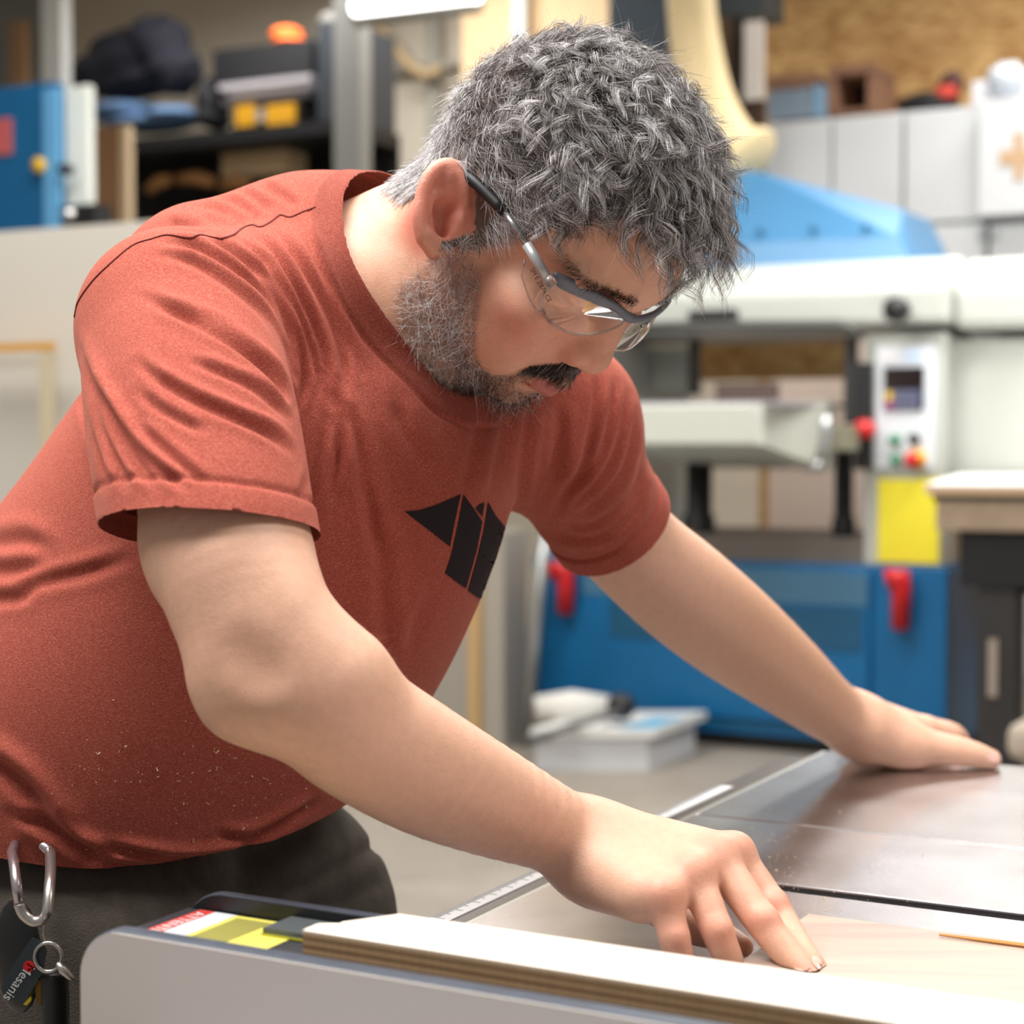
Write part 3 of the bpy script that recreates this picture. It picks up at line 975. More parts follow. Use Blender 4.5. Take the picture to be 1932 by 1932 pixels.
# cream sheet goods with the yellow clamp bar
tag(MB().pbox(-400, 426, 700, 1400, 4.0, .04).build('melamine_sheet', mat('cream_panel', srgb(226, 221, 210), rough=.6)), 'large cream sheet standing behind the man', 'panel')
tag(MB().pbox(-60, 648, 92, 662, 3.9, .03).build('clamp_bar', mat('bar_yellow', srgb(232, 170, 62), rough=.5)), 'yellow-orange bar before the cream sheet', 'bar')
tag(MB().pbox(76, 662, 92, 1200, 3.9, .03).build('steel_upright', mat('leg_cream', srgb(220, 206, 176), rough=.5)), 'pale upright below the end of the yellow bar', 'upright')
# cabinet side, aluminium pole, clear boxes on the floor
cc_ = tag(MB().pbox(700, 1000, 950, 1400, 6.1, .2).build('cream_cabinet', mat('cab_cream', srgb(168, 162, 152), rough=.6)), 'grey-cream cabinet with an oak strip behind the man\'s chest', 'cabinet')
MB().pbox(882, 1000, 902, 1400, 6.06, .04).build('oak_strip', mat('strip_oak', srgb(200, 166, 118), rough=.7), cc_)
tag(MB().tube([P(1030, 1000, 6.85), P(1012, 1160, 6.85), onz(990, 1408, .0)], .026, 8).build('aluminium_pole', M_steel, None, True), 'slanting aluminium pole before the sander', 'pole')
fl0 = onz(1120, 1455, 0)
fy = fl0[1]
M_clear = mat('clear_plastic', srgb(206, 208, 212), rough=.2)
bn = thing('storage_bin', 'clear plastic storage bin on the floor before the sander', 'bin', fl0)


def fbox(g, x0, y0, x1, y1, d0, th):
    c = [P(x0, y1, d0), P(x1, y1, d0), P(x1, y1, d0) + AV * th, P(x0, y1, d0) + AV * th]
    z1_ = P(x0, y0, d0)[2]
    return g.hexa(c + [np.array([q[0], q[1], z1_]) for q in c])


z_b = max(P(1120, 1452, fy)[2], 0)
fbox(MB(), 1010, 1390, 1222, 1455, fy, .45).build('tub', M_clear, bn)
lid_ = fbox(MB(), 1000, 1376, 1236, 1392, fy - .02, .50).build('lid', mat('lid_white', srgb(226, 226, 224), rough=.4), bn)
fbox(MB(), 1170, 1374, 1232, 1378, fy - .01, .3).build('blue_latch', mat('latch_blue', srgb(110, 170, 200), rough=.4), bn)
fz = P(1120, 1374, fy)[2]
sd_ = [P(1010, 1338, fy + .2), P(1080, 1332, fy + .22), P(1150, 1338, fy + .22)]
tag(MB().tube(sd_, [.05, .06, .05], 12).build('white_sack', mat('sack_white', srgb(214, 212, 206), rough=.8), None, True), 'white folded sack on the clear storage bin', 'sack')
tag(MB().tube([P(990, 1400, fy - .05), P(1060, 1376, fy - .05), P(1140, 1350, fy), P(1170, 1345, fy + .05)], .014, 8).build('grey_hose', mat('hose_grey', srgb(96, 96, 96), rough=.6), None, True), 'grey hose curling over the clear storage bin', 'hose')
q = P(1172, 1332, fy + .1)
tag(MB().blob(q, (.055, .055, .05)).build('black_ball_knob', M_black, None, True), 'round black cap on top of the storage bin', 'cap')
# tall workbench at the right
BD = 5.0
c0 = P(1745, 918, BD)
ax2 = math.radians(90 - 17.4)
fwd = np.array([math.cos(ax2), math.sin(ax2), 0])
rgt = np.array([fwd[1], -fwd[0], 0])
wb = thing('workbench', 'tall white-topped workbench at the right edge', 'workbench', (c0[0] + .5, c0[1] + .5, 0))


def wbox(r0, r1, f0, f1, z0, z1):
    c = [c0 + rgt * r_ + fwd * f_ for r_, f_ in ((r0, f0), (r1, f0), (r1, f1), (r0, f1))]
    return MB().hexa([np.array([q[0], q[1], z0]) for q in c] + [np.array([q[0], q[1], z1]) for q in c])


zt_ = c0[2]
px_m = BD / FPX
wbox(0, 1.5, 0, 1.6, zt_ - .0, zt_ + .006).build('white_top', mat('laminate_white', srgb(238, 238, 236), rough=.5), wb)
wbox(0, 1.5, 0, 1.6, zt_ - 15 * px_m, zt_).build('plywood_layer', mat('ply_edge', srgb(220, 186, 150), rough=.7), wb)
wbox(.02, 1.5, .02, 1.6, zt_ - 27 * px_m, zt_ - 15 * px_m).build('dark_layer', mat('layer_green', srgb(44, 58, 50), rough=.7), wb)
wbox(.03, 1.5, .02, 1.58, zt_ - 82 * px_m, zt_ - 27 * px_m).build('timber_apron', mat('apron_wood', srgb(182, 160, 138), rough=.8, noise=.25, nscale=14), wb)
lg = P(1880, 1100, BD + .02)
off_ = float((lg - c0) @ rgt)
wbox(off_ - .05, off_ + .05, .08, .16, 0, zt_ - 82 * px_m).build('leg', M_dgrey, wb)
wbox(off_ - .10, off_ + .12, .06, .18, zt_ - 190 * px_m, zt_ - 82 * px_m).build('leg_bracket', M_black, wb)
wbox(off_ + .9, off_ + 1.0, .08, .16, 0, zt_ - 82 * px_m).build('leg', M_dgrey, wb)
wbox(off_ + .9, off_ + 1.0, 1.3, 1.38, 0, zt_ - 82 * px_m).build('leg', M_dgrey, wb)
wbox(off_ - .05, off_ + .05, 1.3, 1.38, 0, zt_ - 82 * px_m).build('leg', M_dgrey, wb)
wbox(off_ + .03, 1.5, .3, .34, zt_ - 215 * px_m, zt_ - 198 * px_m).build('shelf_rail', M_black, wb)
wbox(off_ - .02, off_ + .005, .07, .08, zt_ - 400 * px_m, zt_ - 290 * px_m).build('paint_drip', mat('drip_beige', srgb(170, 156, 144), rough=.7), wb)
tag(MB().pbox(1902, 1012, 1990, 1060, 5.3, .25).build('blue_white_box', mat('box_bluewhite', srgb(150, 180, 210), rough=.6)), 'blue and white box under the workbench', 'box')
tag(MB().pbox(1896, 1370, 1990, 1440, 4.6, .3).build('beige_sack', mat('sack_beige', srgb(190, 176, 160), rough=.8), bevel=.03), 'beige sack low at the right edge', 'sack')
# ------------------------------------------------------------------ table saw
TZ = .87
m_iron = bpy.data.materials.new('cast_iron_top')
m_iron.use_nodes = True
nt = m_iron.node_tree
bi_ = nt.nodes['Principled BSDF']
bi_.inputs['Metallic'].default_value = 1.0
tci = nt.nodes.new('ShaderNodeTexCoord')
mpi = nt.nodes.new('ShaderNodeMapping')
mpi.inputs['Rotation'].default_value = (0, 0, -ROT_AB)
mpi.inputs['Scale'].default_value = (3, 90, 1)
nt.links.new(tci.outputs['Object'], mpi.inputs[0])
nzi = nt.nodes.new('ShaderNodeTexNoise')
nzi.inputs['Scale'].default_value = 6
nzi.inputs['Detail'].default_value = 8
nt.links.new(mpi.outputs[0], nzi.inputs['Vector'])
nzj = nt.nodes.new('ShaderNodeTexNoise')
nzj.inputs['Scale'].default_value = 9
nzj.inputs['Detail'].default_value = 6
nt.links.new(tci.outputs['Object'], nzj.inputs['Vector'])
rpi = nt.nodes.new('ShaderNodeMapRange')
rpi.inputs['To Min'].default_value = .20
rpi.inputs['To Max'].default_value = .28
nt.links.new(nzi.outputs[0], rpi.inputs['Value'])
nt.links.new(rpi.outputs[0], bi_.inputs['Roughness'])
rci = nt.nodes.new('ShaderNodeValToRGB')
rci.color_ramp.elements[0].position = .3
rci.color_ramp.elements[0].color = (*srgb(156, 150, 150), 1)
rci.color_ramp.elements[1].position = .7
rci.color_ramp.elements[1].color = (*srgb(190, 188, 191), 1)
nt.links.new(nzj.outputs[0], rci.inputs[0])
nt.links.new(rci.outputs[0], bi_.inputs['Base Color'])
bpi = nt.nodes.new('ShaderNodeBump')
bpi.inputs['Strength'].default_value = .05
bpi.inputs['Distance'].default_value = .001
nt.links.new(nzi.outputs[0], bpi.inputs['Height'])
nt.links.new(bpi.outputs[0], bi_.inputs['Normal'])

BF = -.597                                        # front edge of the cast top
saw = thing('table_saw', 'cast iron table saw with a front rail under the man\'s hands', 'table saw', AB(.0, 1.2, 0))
MB().box(BF, .9, .35, 1.238, TZ - .04, TZ).build('table_top', m_iron, saw, bevel=.0015)
MB().box(BF, .9, 1.257, 1.4565, TZ - .04, TZ).build('table_top', m_iron, saw, bevel=.0015)
MB().box(BF, .9, 1.238, 1.257, TZ - .04, TZ - .010).build('mitre_slot', M_dgrey, saw)
MB().box(BF, .9, 1.4580, 1.83, TZ - .04, TZ).build('extension_wing', m_iron, saw, bevel=.003)
# rail along the front with its measuring tape
M_rail = mat('rail_brown', srgb(84, 76, 70), rough=.35, metal=.6, noise=.3, nscale=40)
MB().box(-.634, BF - .006, .40, 1.80, TZ - .06, TZ - .004).build('front_rail', M_rail, saw, bevel=.002)
MB().box(BF - .006, BF + .0, .40, 1.83, TZ - .035, TZ - .002).build('edge_strip', mat('strip_alu', srgb(186, 184, 178), rough=.3, metal=.5), saw)
a_t0, a_t1 = 1.06, float(onz(1390, 1478, TZ) @ AV)
tape = MB().box(-.633, -.618, a_t0, a_t1, TZ - .004, TZ - .0032).build('measuring_tape', mat('tape_white', srgb(232, 232, 234), rough=.35), saw)
M_tick = mat('tape_ink', srgb(40, 40, 44), rough=.6)
tk = MB()
a_ = a_t0 + .004
i = 0
while a_ < a_t1:
    ln_ = .011 if i % 10 == 0 else (.008 if i % 5 == 0 else .005)
    tk.box(-.633, -.633 + ln_, a_, a_ + .0004, TZ - .0032, TZ - .0030)
    a_ += .0025
    i += 1
tag(tk.build('tape_ticks', M_tick, tape), kind='stuff')
MB().box(BF + .05, .85, .5, 1.45, .0, TZ - .04).build('saw_cabinet', M_dgrey, saw, bevel=.01)
# throat plate
tp_ = [onz(1800, 1772, TZ)]
bt0 = float(onz(1797, 1768, TZ) @ BV)
at0 = 1.092
pts_ = []
for k in range(13):
    t_ = math.pi / 2 + math.pi * k / 12
    pts_.append(AB(bt0 + .05 + .05 * math.cos(t_), at0 + .05 * math.sin(t_), TZ + .0002))
pts_ += [AB(bt0 + .45, at0 - .05, TZ + .0002), AB(bt0 + .45, at0 + .05, TZ + .0002)]
MB().prism(pts_, (0, 0, .0006)).build('throat_plate', mat('plate_golden', srgb(160, 126, 72), rough=.35, metal=.3), saw)

# ------------------------------------------------------------------ rip fence
M_lam = mat('laminate_grey', srgb(206, 198, 194), rough=.28)
M_edge = mat('phenolic_edge', srgb(72, 80, 92), rough=.45, noise=.25, nscale=60)
M_blk = mat('fence_black_and_shade', srgb(26, 27, 30), rough=.4)
fence = thing('rip_fence', 'rip fence with two grey laminate faces in the foreground', 'fence', AB(-.2, .78, TZ))
FB0, FB1, FZ = -.652, .75, .94


def plate(a0, a1, name):
    R_ = .026
    pl = []
    for k in range(9):
        t_ = math.pi - math.pi / 2 * k / 8
        pl.append((FB0 + R_ + R_ * math.cos(t_), FZ - R_ + R_ * math.sin(t_)))
    pl += [(FB1, FZ), (FB1, TZ + .002), (FB0, TZ + .002)]
    o = MB().prism([AB(b, a0 + .0012, z) for b, z in pl], AV * (a1 - a0 - .0012)).build(name, M_edge, fence, bevel=.0012)
    pi = [(b + .0008 * (1 if b < FB0 + R_ else 0), z - .0008) for b, z in pl]
    MB().prism([AB(b, a0, z) for b, z in pi], AV * .0012).build('laminate_skin', M_lam if name == 'near_face' else M_blk, o)  # far skin is black: the shade on its inner side put into the colour
    return o


plate(.7266, .7399, 'near_face')
plate(.8150, .8240, 'far_face')
MB().box(FB0 + .004, FB1, .7405, .8145, TZ + .004, .9296).build('fence_tube', mat('tube_dark', srgb(58, 60, 66), rough=.45, noise=.25, nscale=50), fence)
MB().box(FB0 - .022, FB0 + .0, .768, .800, TZ + .012, .921).build('clamp_head', M_blk, fence, bevel=.006)
# warning label on the tube
LZ = .9298


def bpx(px, a, z=LZ):                                # b of a pixel column on the line a = const at height z
    lo_, hi_ = -.9, .9
    for _ in range(40):
        m_ = (lo_ + hi_) / 2
        if proj(AB(m_, a, z))[0] < px:
            lo_ = m_
        else:
            hi_ = m_
    return (lo_ + hi_) / 2


l0, l1, l2, l3 = bpx(381, .8145), bpx(410, .8145), bpx(451, .8145), bpx(600, .8145)
lab = MB().box(l0, l3, .743, .8130, LZ, LZ + .0003).build('warning_label', mat('label_yellow', srgb(236, 226, 110), rough=.4), fence)
MB().box(l0, l1, .743, .8130, LZ + .0003, LZ + .0005).build('red_band', mat('label_red', srgb(214, 76, 70), rough=.4), lab)
MB().box(l1, l2, .743, .8130, LZ + .0003, LZ + .0005).build('white_band', mat('label_white', srgb(228, 230, 236), rough=.4), lab)
MB().box(l3 - .03, l3, .743, .752, LZ + .0003, LZ + .0005).build('red_corner', mat('label_red', srgb(214, 76, 70)), lab)


def text(body, org, xdir, ydir, size, m, parent, name, lift=.0001, align='CENTER'):
    cu = bpy.data.curves.new(name, 'FONT')
    cu.body = body
    cu.size = size
    cu.align_x = align
    cu.align_y = 'CENTER'
    ob = bpy.data.objects.new(name, cu)
    COL.objects.link(ob)
    dg = bpy.context.evaluated_depsgraph_get()
    me = bpy.data.meshes.new_from_object(ob.evaluated_get(dg))
    bpy.data.objects.remove(ob)
    x, y = np.asarray(xdir, float), np.asarray(ydir, float)
    z = np.cross(x, y)
    co = np.array([v.co for v in me.vertices])
    if len(co) == 0:
        return None
    w = np.asarray(org) + co[:, :1] * x + co[:, 1:2] * y + z * lift
    me.vertices.foreach_set('co', w.astype(np.float32).ravel())
    me.materials.clear()
    me.materials.append(m)
    me.update()
    o = bpy.data.objects.new(name, me)
    COL.objects.link(o)
    if parent:
        o.parent = parent
        o.matrix_parent_inverse = (parent.matrix_basis if parent.parent is None else parent.parent.matrix_basis @ parent.matrix_basis).inverted()
    return o


text('ATTENTION', AB((l0 + l1) / 2, .778, LZ + .0006), -AV, BV, .0105, mat('label_text_white', (.9, .9, .9), rough=.5), lab, 'label_heading')
M_lt = mat('label_text_dark', srgb(90, 90, 60), rough=.6)
for i in range(13):                                  # fine print too small to read
    bb_ = l2 + .004 + i * (l3 - l2 - .03) / 13
    MB().box(bb_, bb_ + .0010, .748 + .004 * (i % 3), .808, LZ + .0003, LZ + .0004).build('print_line', M_lt, lab)
# small black block and the plywood strip lying in the channel
kb0, kb1 = bpx(498, .788, .934), bpx(600, .788, .934)
blk = MB().box(kb0, kb1, .787, .8140, .9312, .9342).build('spacer_block', mat('block_slate', srgb(84, 92, 96), rough=.5))
tag(blk, 'small dark spacer block with a lime underside on the fence', 'block')
MB().box(kb0 - .0005, kb1, .7862, .8140, .9302, .9312).build('lime_base', mat('lime', srgb(190, 186, 40), rough=.6), blk)
M_birch = mat('birch_face', srgb(244, 230, 214), rough=.55, noise=.05, nscale=8, stretch=(1, 8, 1))
s0, s1 = bpx(571, .7617, .9446), bpx(655, .78, .9446)
strip = thing('plywood_strip', 'long birch plywood strip lying in the fence channel', 'plywood', AB(0, .785, .9305))
zz = .9305
lay = [(.9305, .9330, (150, 118, 84)), (.9330, .9352, (196, 160, 118)), (.9352, .9374, (140, 108, 76)), (.9374, .9396, (190, 154, 112)), (.9396, .9418, (146, 114, 80)), (.9418, .9436, (196, 162, 122))]
out = [(s0, .7617), (.74, .7617), (.74, .8125), (s1 + .012, .8125), (s1 + .004, .800), (s1 - .006, .785), (s0 + .01, .782), (s0, .776)]
for z0_, z1_, c_ in lay:
    MB().prism([AB(b, a, z0_) for b, a in out], (0, 0, z1_ - z0_)).build('veneer_layer', mat('veneer_%d_%d' % (c_[0], c_[1]), srgb(*c_), rough=.7, noise=.2, nscale=30, stretch=(2, 40, 2)), strip)
MB().prism([AB(b, a, .9436) for b, a in out], (0, 0, .0012)).build('face_veneer', M_birch, strip)

# ------------------------------------------------------------------ workpiece and offcut
m_wal = bpy.data.materials.new('planed_board')
m_wal.use_nodes = True
nt = m_wal.node_tree
tcw = nt.nodes.new('ShaderNodeTexCoord')
mpw = nt.nodes.new('ShaderNodeMapping')
mpw.inputs['Rotation'].default_value = (0, 0, -ROT_AB)
mpw.inputs['Scale'].default_value = (1.4, 11, 8)
nt.links.new(tcw.outputs['Object'], mpw.inputs[0])
nzw = nt.nodes.new('ShaderNodeTexNoise')
nzw.inputs['Scale'].default_value = 2.2
nzw.inputs['Detail'].default_value = 5
nzw.inputs['Distortion'].default_value = .8
nt.links.new(mpw.outputs[0], nzw.inputs['Vector'])
rpw = nt.nodes.new('ShaderNodeValToRGB')
rpw.color_ramp.elements[0].position = .35
rpw.color_ramp.elements[0].color = (*srgb(160, 138, 130), 1)
rpw.color_ramp.elements[1].position = .62
rpw.color_ramp.elements[1].color = (*srgb(190, 166, 146), 1)
nt.links.new(nzw.outputs[0], rpw.inputs[0])
nt.links.new(rpw.outputs[0], nt.nodes['Principled BSDF'].inputs['Base Color'])
nt.nodes['Principled BSDF'].inputs['Roughness'].default_value = .5
BE = -.376
board = MB().box(BE, .70, .8255, 1.1146, TZ + .0005, TZ + .020).build('workpiece_board', m_wal, bevel=.0008)
tag(board, 'pale planed hardwood board under the right hand on the saw', 'board')
sv0, sv1 = onz(1772, 1766, TZ + .0205), onz(1960, 1790, TZ + .0205)
sv = MB().tube([sv0 + np.array([0, 0, .001]), (sv0 + sv1) / 2 + np.array([0, 0, .001]), sv1 + np.array([0, 0, .001])], [.0008, .0014, .0016], 5)
tag(sv.build('wood_sliver', mat('sliver', srgb(206, 150, 84), rough=.7)), 'thin orange-brown wood sliver on the far board edge', 'sliver')
# sawdust on the iron
vv, ff = [], []
for i in range(520):
    r_ = random.random()
    if r_ < .45:
        q = onz(random.gauss(1440, 60), random.gauss(1655, 45), TZ + .0004)
    elif r_ < .6:
        q = onz(random.gauss(1530, 30), random.gauss(1712, 10), TZ + .0004)
    elif r_ < .8:
        a__ = random.uniform(1.0, 1.75)
        q = AB(random.uniform(-.615, -.600), a__, TZ - .0035)
    else:
        q = AB(random.uniform(-.55, .3), random.uniform(1.13, 1.75), TZ + .0004)
    if not (-.6 < q @ BV < .85) and q[2] > TZ:
        continue
    s_ = random.uniform(.0002, .0005) * (2.0 if random.random() < .06 else 1)
    an_ = random.uniform(0, 6.28)
    d1 = np.array([math.cos(an_), math.sin(an_), 0]) * s_ * 1.5
    d2 = np.array([-math.sin(an_), math.cos(an_), 0]) * s_ * .7
    n0 = len(vv)
    vv += [q - d1 - d2, q + d1 - d2, q + d1 + d2, q - d1 + d2, q + np.array([0, 0, s_])]
    ff += [(n0, n0 + 1, n0 + 4), (n0 + 1, n0 + 2, n0 + 4), (n0 + 2, n0 + 3, n0 + 4), (n0 + 3, n0, n0 + 4)]
tag(mk('sawdust', vv, ff, mat('sawdust', srgb(214, 190, 156), rough=.9)), 'pale sawdust scattered over the iron saw table', 'sawdust', kind='stuff')
# ------------------------------------------------------------------ the man at the saw
HR = np.array([[0.4966, 0.6022, 0.6251], [-0.2983, 0.7947, -0.5287], [-0.8151, 0.0761, 0.5743]])   # columns: forward, left, up
HT = np.array([0.0097, 1.2664, 1.3499])
HS = 1.01


def hl(f, l, u):
    return HT + HR @ (np.array([f, l, u]) * HS)


def tohead(V):
    return ((V - HT) @ HR) / HS


def headplane(px, py, L):                  # pixel ray meets a sagittal plane of the head
    d = rayd(px, py)
    do = HR.T @ d
    oo = HR.T @ (np.array([0, 0, CAMZ]) - HT)
    return np.array([0, 0, CAMZ]) + d * ((L * HS - oo[1]) / do[1])


def pr(px, py, dep, rpx):                  # joint: pixel, depth, radius in pixels
    return (P(px, py, dep), rpx * dep / FPX)


def HE(c, r, k=0.012, op='+'):
    return EL(hl(*c), np.array(r) * HS, HR, k, op)


def HC(c1, r1, c2, r2, k=0.01, op='+'):
    return RC(hl(*c1), r1, hl(*c2), r2, k, op)


skin = []
# skull and face
skin += [HE((0.0, 0, .048), (.097, .076, .084), .01), HE((.036, 0, .055), (.066, .062, .054), .014),
         HE((.045, 0, -.012), (.053, .059, .062), .014)]
for s in (-1, 1):
    skin += [HC((.079, s * .047, .045), .010, (.090, s * .014, .046), .011, .010),          # brow
             HE((.064, s * .049, .000), (.026, .021, .019), .012),                          # cheekbone
             HE((.050, s * .038, -.034), (.041, .030, .040), .014),                          # cheek
             HC((.002, s * .064, -.004), .015, (.020, s * .053, -.050), .018, .012),         # ramus
             HC((.020, s * .053, -.050), .018, (.072, s * .009, -.076), .014, .012)]        # jaw
skin += [HE((.073, 0, -.076), (.020, .019, .017), .008),                                    # chin
         HE((.074, 0, -.044), (.028, .031, .029), .010),                                    # mouth mound
         HE((.042, 0, -.062), (.046, .044, .024), .014)]                                     # under the chin
for s in (-1, 1):
    skin += [HE((.096, s * .034, .027), (.018, .019, .014), .014, '-'),                     # eye socket
             HE((.0735, s * .033, .027), (.0135, .0150, .0125), .003)]                      # closed lid over the eye
skin += [HC((.090, 0, .034), .0085, (.098, 0, .008), .0100, .012),                           # nose bridge
         HC((.098, 0, .008), .0100, (.1030, 0, -.0095), .0130, .008),
         HC((.1030, 0, -.0095), .0130, (.096, 0, -.020), .007, .006)]
for s in (-1, 1):
    skin += [HE((.0950, s * .0150, -.0125), (.0140, .0078, .0105), .006),                    # nose wing
             HE((.098, s * .0085, -.0225), (.0060, .0040, .0035), .003, '-')]
skin += [HC((.0970, -.020, -.0465), .0036, (.1030, 0, -.0430), .0052, .005),
         HC((.1030, 0, -.0430), .0052, (.0970, .020, -.0465), .0036, .005),
         HC((.0950, -.019, -.0500), .0040, (.0990, 0, -.0530), .0056, .006),
         HC((.0990, 0, -.0530), .0056, (.0950, .019, -.0500), .0040, .006),
         HC((.0985, -.024, -.0478), .0013, (.1085, 0, -.0478), .0010, .003, '-'),
         HC((.1085, 0, -.0478), .0013, (.0985, .024, -.0478), .0013, .003, '-')]
# right ear, traced in the plane of the ear
ED = 1.197


def ear(px, py, dd=0.0):
    return P(px, py, ED + dd - 0.016 * (860 - px) / 80.0)


hx = [(884, 366), (885, 345), (874, 328), (858, 316), (843, 312), (827, 316), (814, 327), (804, 343), (797, 365), (792, 393), (791, 414), (796, 437), (805, 456)]
ear_sk = [EL(ear(830, 336, .004), (.0110, .0060, .0130), HR, .005), EL(ear(846, 346, .006), (.0150, .0070, .0150), HR, .005), RC(ear(812, 352, .006), .0050, ear(803, 425, .006), .0055, .006), EL(ear(842, 372, .009), (.0165, .0045, .0215), HR @ np.diag([1, 1, 1.0]), .006), EL(ear(824, 425, .006), (.0120, .0060, .0190), HR, .008)]
hs = smooth_poly(hx, 3)
for i in range(len(hs) - 1):
    r1 = .0031 if i < 26 else .0036
    ear_sk.append(RC(ear(*hs[i], -.0015), r1, ear(*hs[i + 1], -.0015), r1, .004))
ah = smooth_poly([(866, 377), (848, 371), (828, 371), (817, 382), (815, 398), (823, 414), (834, 430), (845, 441)], 3)
for i in range(len(ah) - 1):
    ear_sk.append(RC(ear(*ah[i], .0042), .0032, ear(*ah[i + 1], .0042), .0032, .006))
ear_sk += [RC(ear(806, 448, .002), .0050, ear(823, 469, .003), .0062, .008), RC(ear(823, 469, .003), .0060, ear(838, 462, .006), .0055, .008),
           EL(ear(843, 402, -.004), (.0115, .0085, .0105), HR, .004, '-'), EL(ear(845, 425, -.003), (.0070, .0080, .0105), HR, .004, '-'),
           RC(ear(864, 420, .000), .0062, ear(858, 432, .001), .0055, .007), RC(ear(876, 398, .002), .0060, ear(862, 440, .004), .0060, .008),
           RC(ear(880, 372, .001), .0038, ear(862, 392, .003), .0030, .005)]
skin += ear_sk
skin += [HE((-.012, .080, .006), (.016, .007, .030), .006), HE((.001, .078, .0), (.008, .008, .010), .006)]    # far ear, out of sight
# neck
skin += [RC(hl(-.022, 0, -.025), .060, P(745, 545, 1.315), .064, .03), RC(P(745, 545, 1.315), .064, P(640, 640, 1.31), .080, .03),
         RC(hl(-.022, -.052, -.020), .014, P(790, 690, 1.275), .016, .03),       # the long muscle under the ear
         RC(hl(.015, 0, -.05), .040, P(790, 620, 1.31), .050, .03)]
# trunk inside the shirt
skin += [RC(P(640, 640, 1.30), .080, P(560, 800, 1.30), .085, .03),
         RC(P(640, 620, 1.30), .055, P(350, 620, 1.20), .050, .03), RC(P(760, 670, 1.33), .045, P(1040, 800, 1.43), .034, .02)]
# right arm
ra = [pr(345, 625, 1.20, 130), pr(385, 850, 1.105, 138), pr(405, 960, 1.065, 143), pr(424, 1025, 1.05, 160), pr(447, 1080, 1.035, 153), pr(462, 1150, 1.025, 140), pr(476, 1225, 1.015, 124), pr(490, 1280, 1.012, 112)]
skin += chain(ra, .02)
fa = [pr(480, 1292, 1.012, 100), pr(560, 1305, 1.015, 124), pr(620, 1335, 1.022, 131), pr(692, 1388, 1.035, 130), pr(806, 1455, 1.06, 122), pr(921, 1510, 1.09, 105), pr(1030, 1558, 1.11, 85), pr(1098, 1590, 1.125, 76)]
skin += chain(fa, .022)
skin += [RC(*pr(430, 1288, 1.010, 48), *pr(448, 1318, 1.01, 48), .014)]                              # point of the elbow
skin += [RC(*pr(545, 1165, 1.012, 62), *pr(640, 1262, 1.015, 70), .03),                               # brachioradialis
         RC(P(448, 1240, .963), .007, P(486, 1262, .963), .007, .022, '-')]                               # dimple over the elbow
# right hand
WR = [pr(1110, 1575, 1.135, 54), pr(1112, 1592, 1.13, 56), pr(1110, 1612, 1.12, 54), pr(1110, 1632, 1.11, 46)]
MC = [pr(1386, 1613, 1.105, 34), pr(1350, 1622, 1.09, 36), pr(1306, 1650, 1.07, 36), pr(1252, 1692, 1.053, 35)]
for w_, m_ in zip(WR, MC):
    skin += [RC(*w_, *m_, .022)]
skin += [RC(*pr(1130, 1660, 1.10, 46), *pr(1205, 1692, 1.065, 43), .02), RC(*pr(1120, 1620, 1.13, 60), *pr(1290, 1650, 1.095, 40), .02)]
fing = [
    [pr(1386, 1609, 1.105, 33), pr(1461, 1711, 1.085, 29), pr(1508, 1782, 1.060, 24), pr(1541, 1822, 1.045, 18.5)],
    [pr(1352, 1618, 1.090, 36), pr(1440, 1742, 1.060, 33), pr(1494, 1808, 1.045, 28), pr(1527, 1840, 1.035, 21)],
    [pr(1310, 1648, 1.070, 34), pr(1355, 1762, 1.050, 31), pr(1382, 1828, 1.056, 26), pr(1388, 1860, 1.066, 21)],
    [pr(1254, 1692, 1.053, 33), pr(1274, 1778, 1.045, 29.5), pr(1292, 1830, 1.052, 25), pr(1300, 1860, 1.062, 20)]]
for fg in fing:
    skin += chain(fg, .006)
    p_, r_ = fg[1]
    skin += [EL(p_ + np.array([0, -.35 * r_, .45 * r_]), (r_ * .72, r_ * .70, r_ * .62), None, .006)]       # knuckle
for (p_, r_) in [MC[0], MC[1], MC[2], MC[3]]:
    skin += [EL(p_ + np.array([0, -.2 * r_, .35 * r_]), (r_ * .75, r_ * .75, r_ * .7), None, .010)]
th = [pr(1150, 1640, 1.15, 46), pr(1280, 1735, 1.14, 36), pr(1358, 1765, 1.12, 29), pr(1400, 1786, 1.10, 22)]
skin += chain(th, .012)
# left arm
la = [pr(1040, 800, 1.43, 100), pr(1110, 930, 1.49, 104), pr(1190, 1030, 1.53, 97), pr(1290, 1118, 1.58, 101), pr(1385, 1195, 1.64, 95), pr(1480, 1270, 1.70, 79),
      pr(1560, 1335, 1.76, 62), pr(1612, 1366, 1.79, 55)]
skin += chain(la, .02)
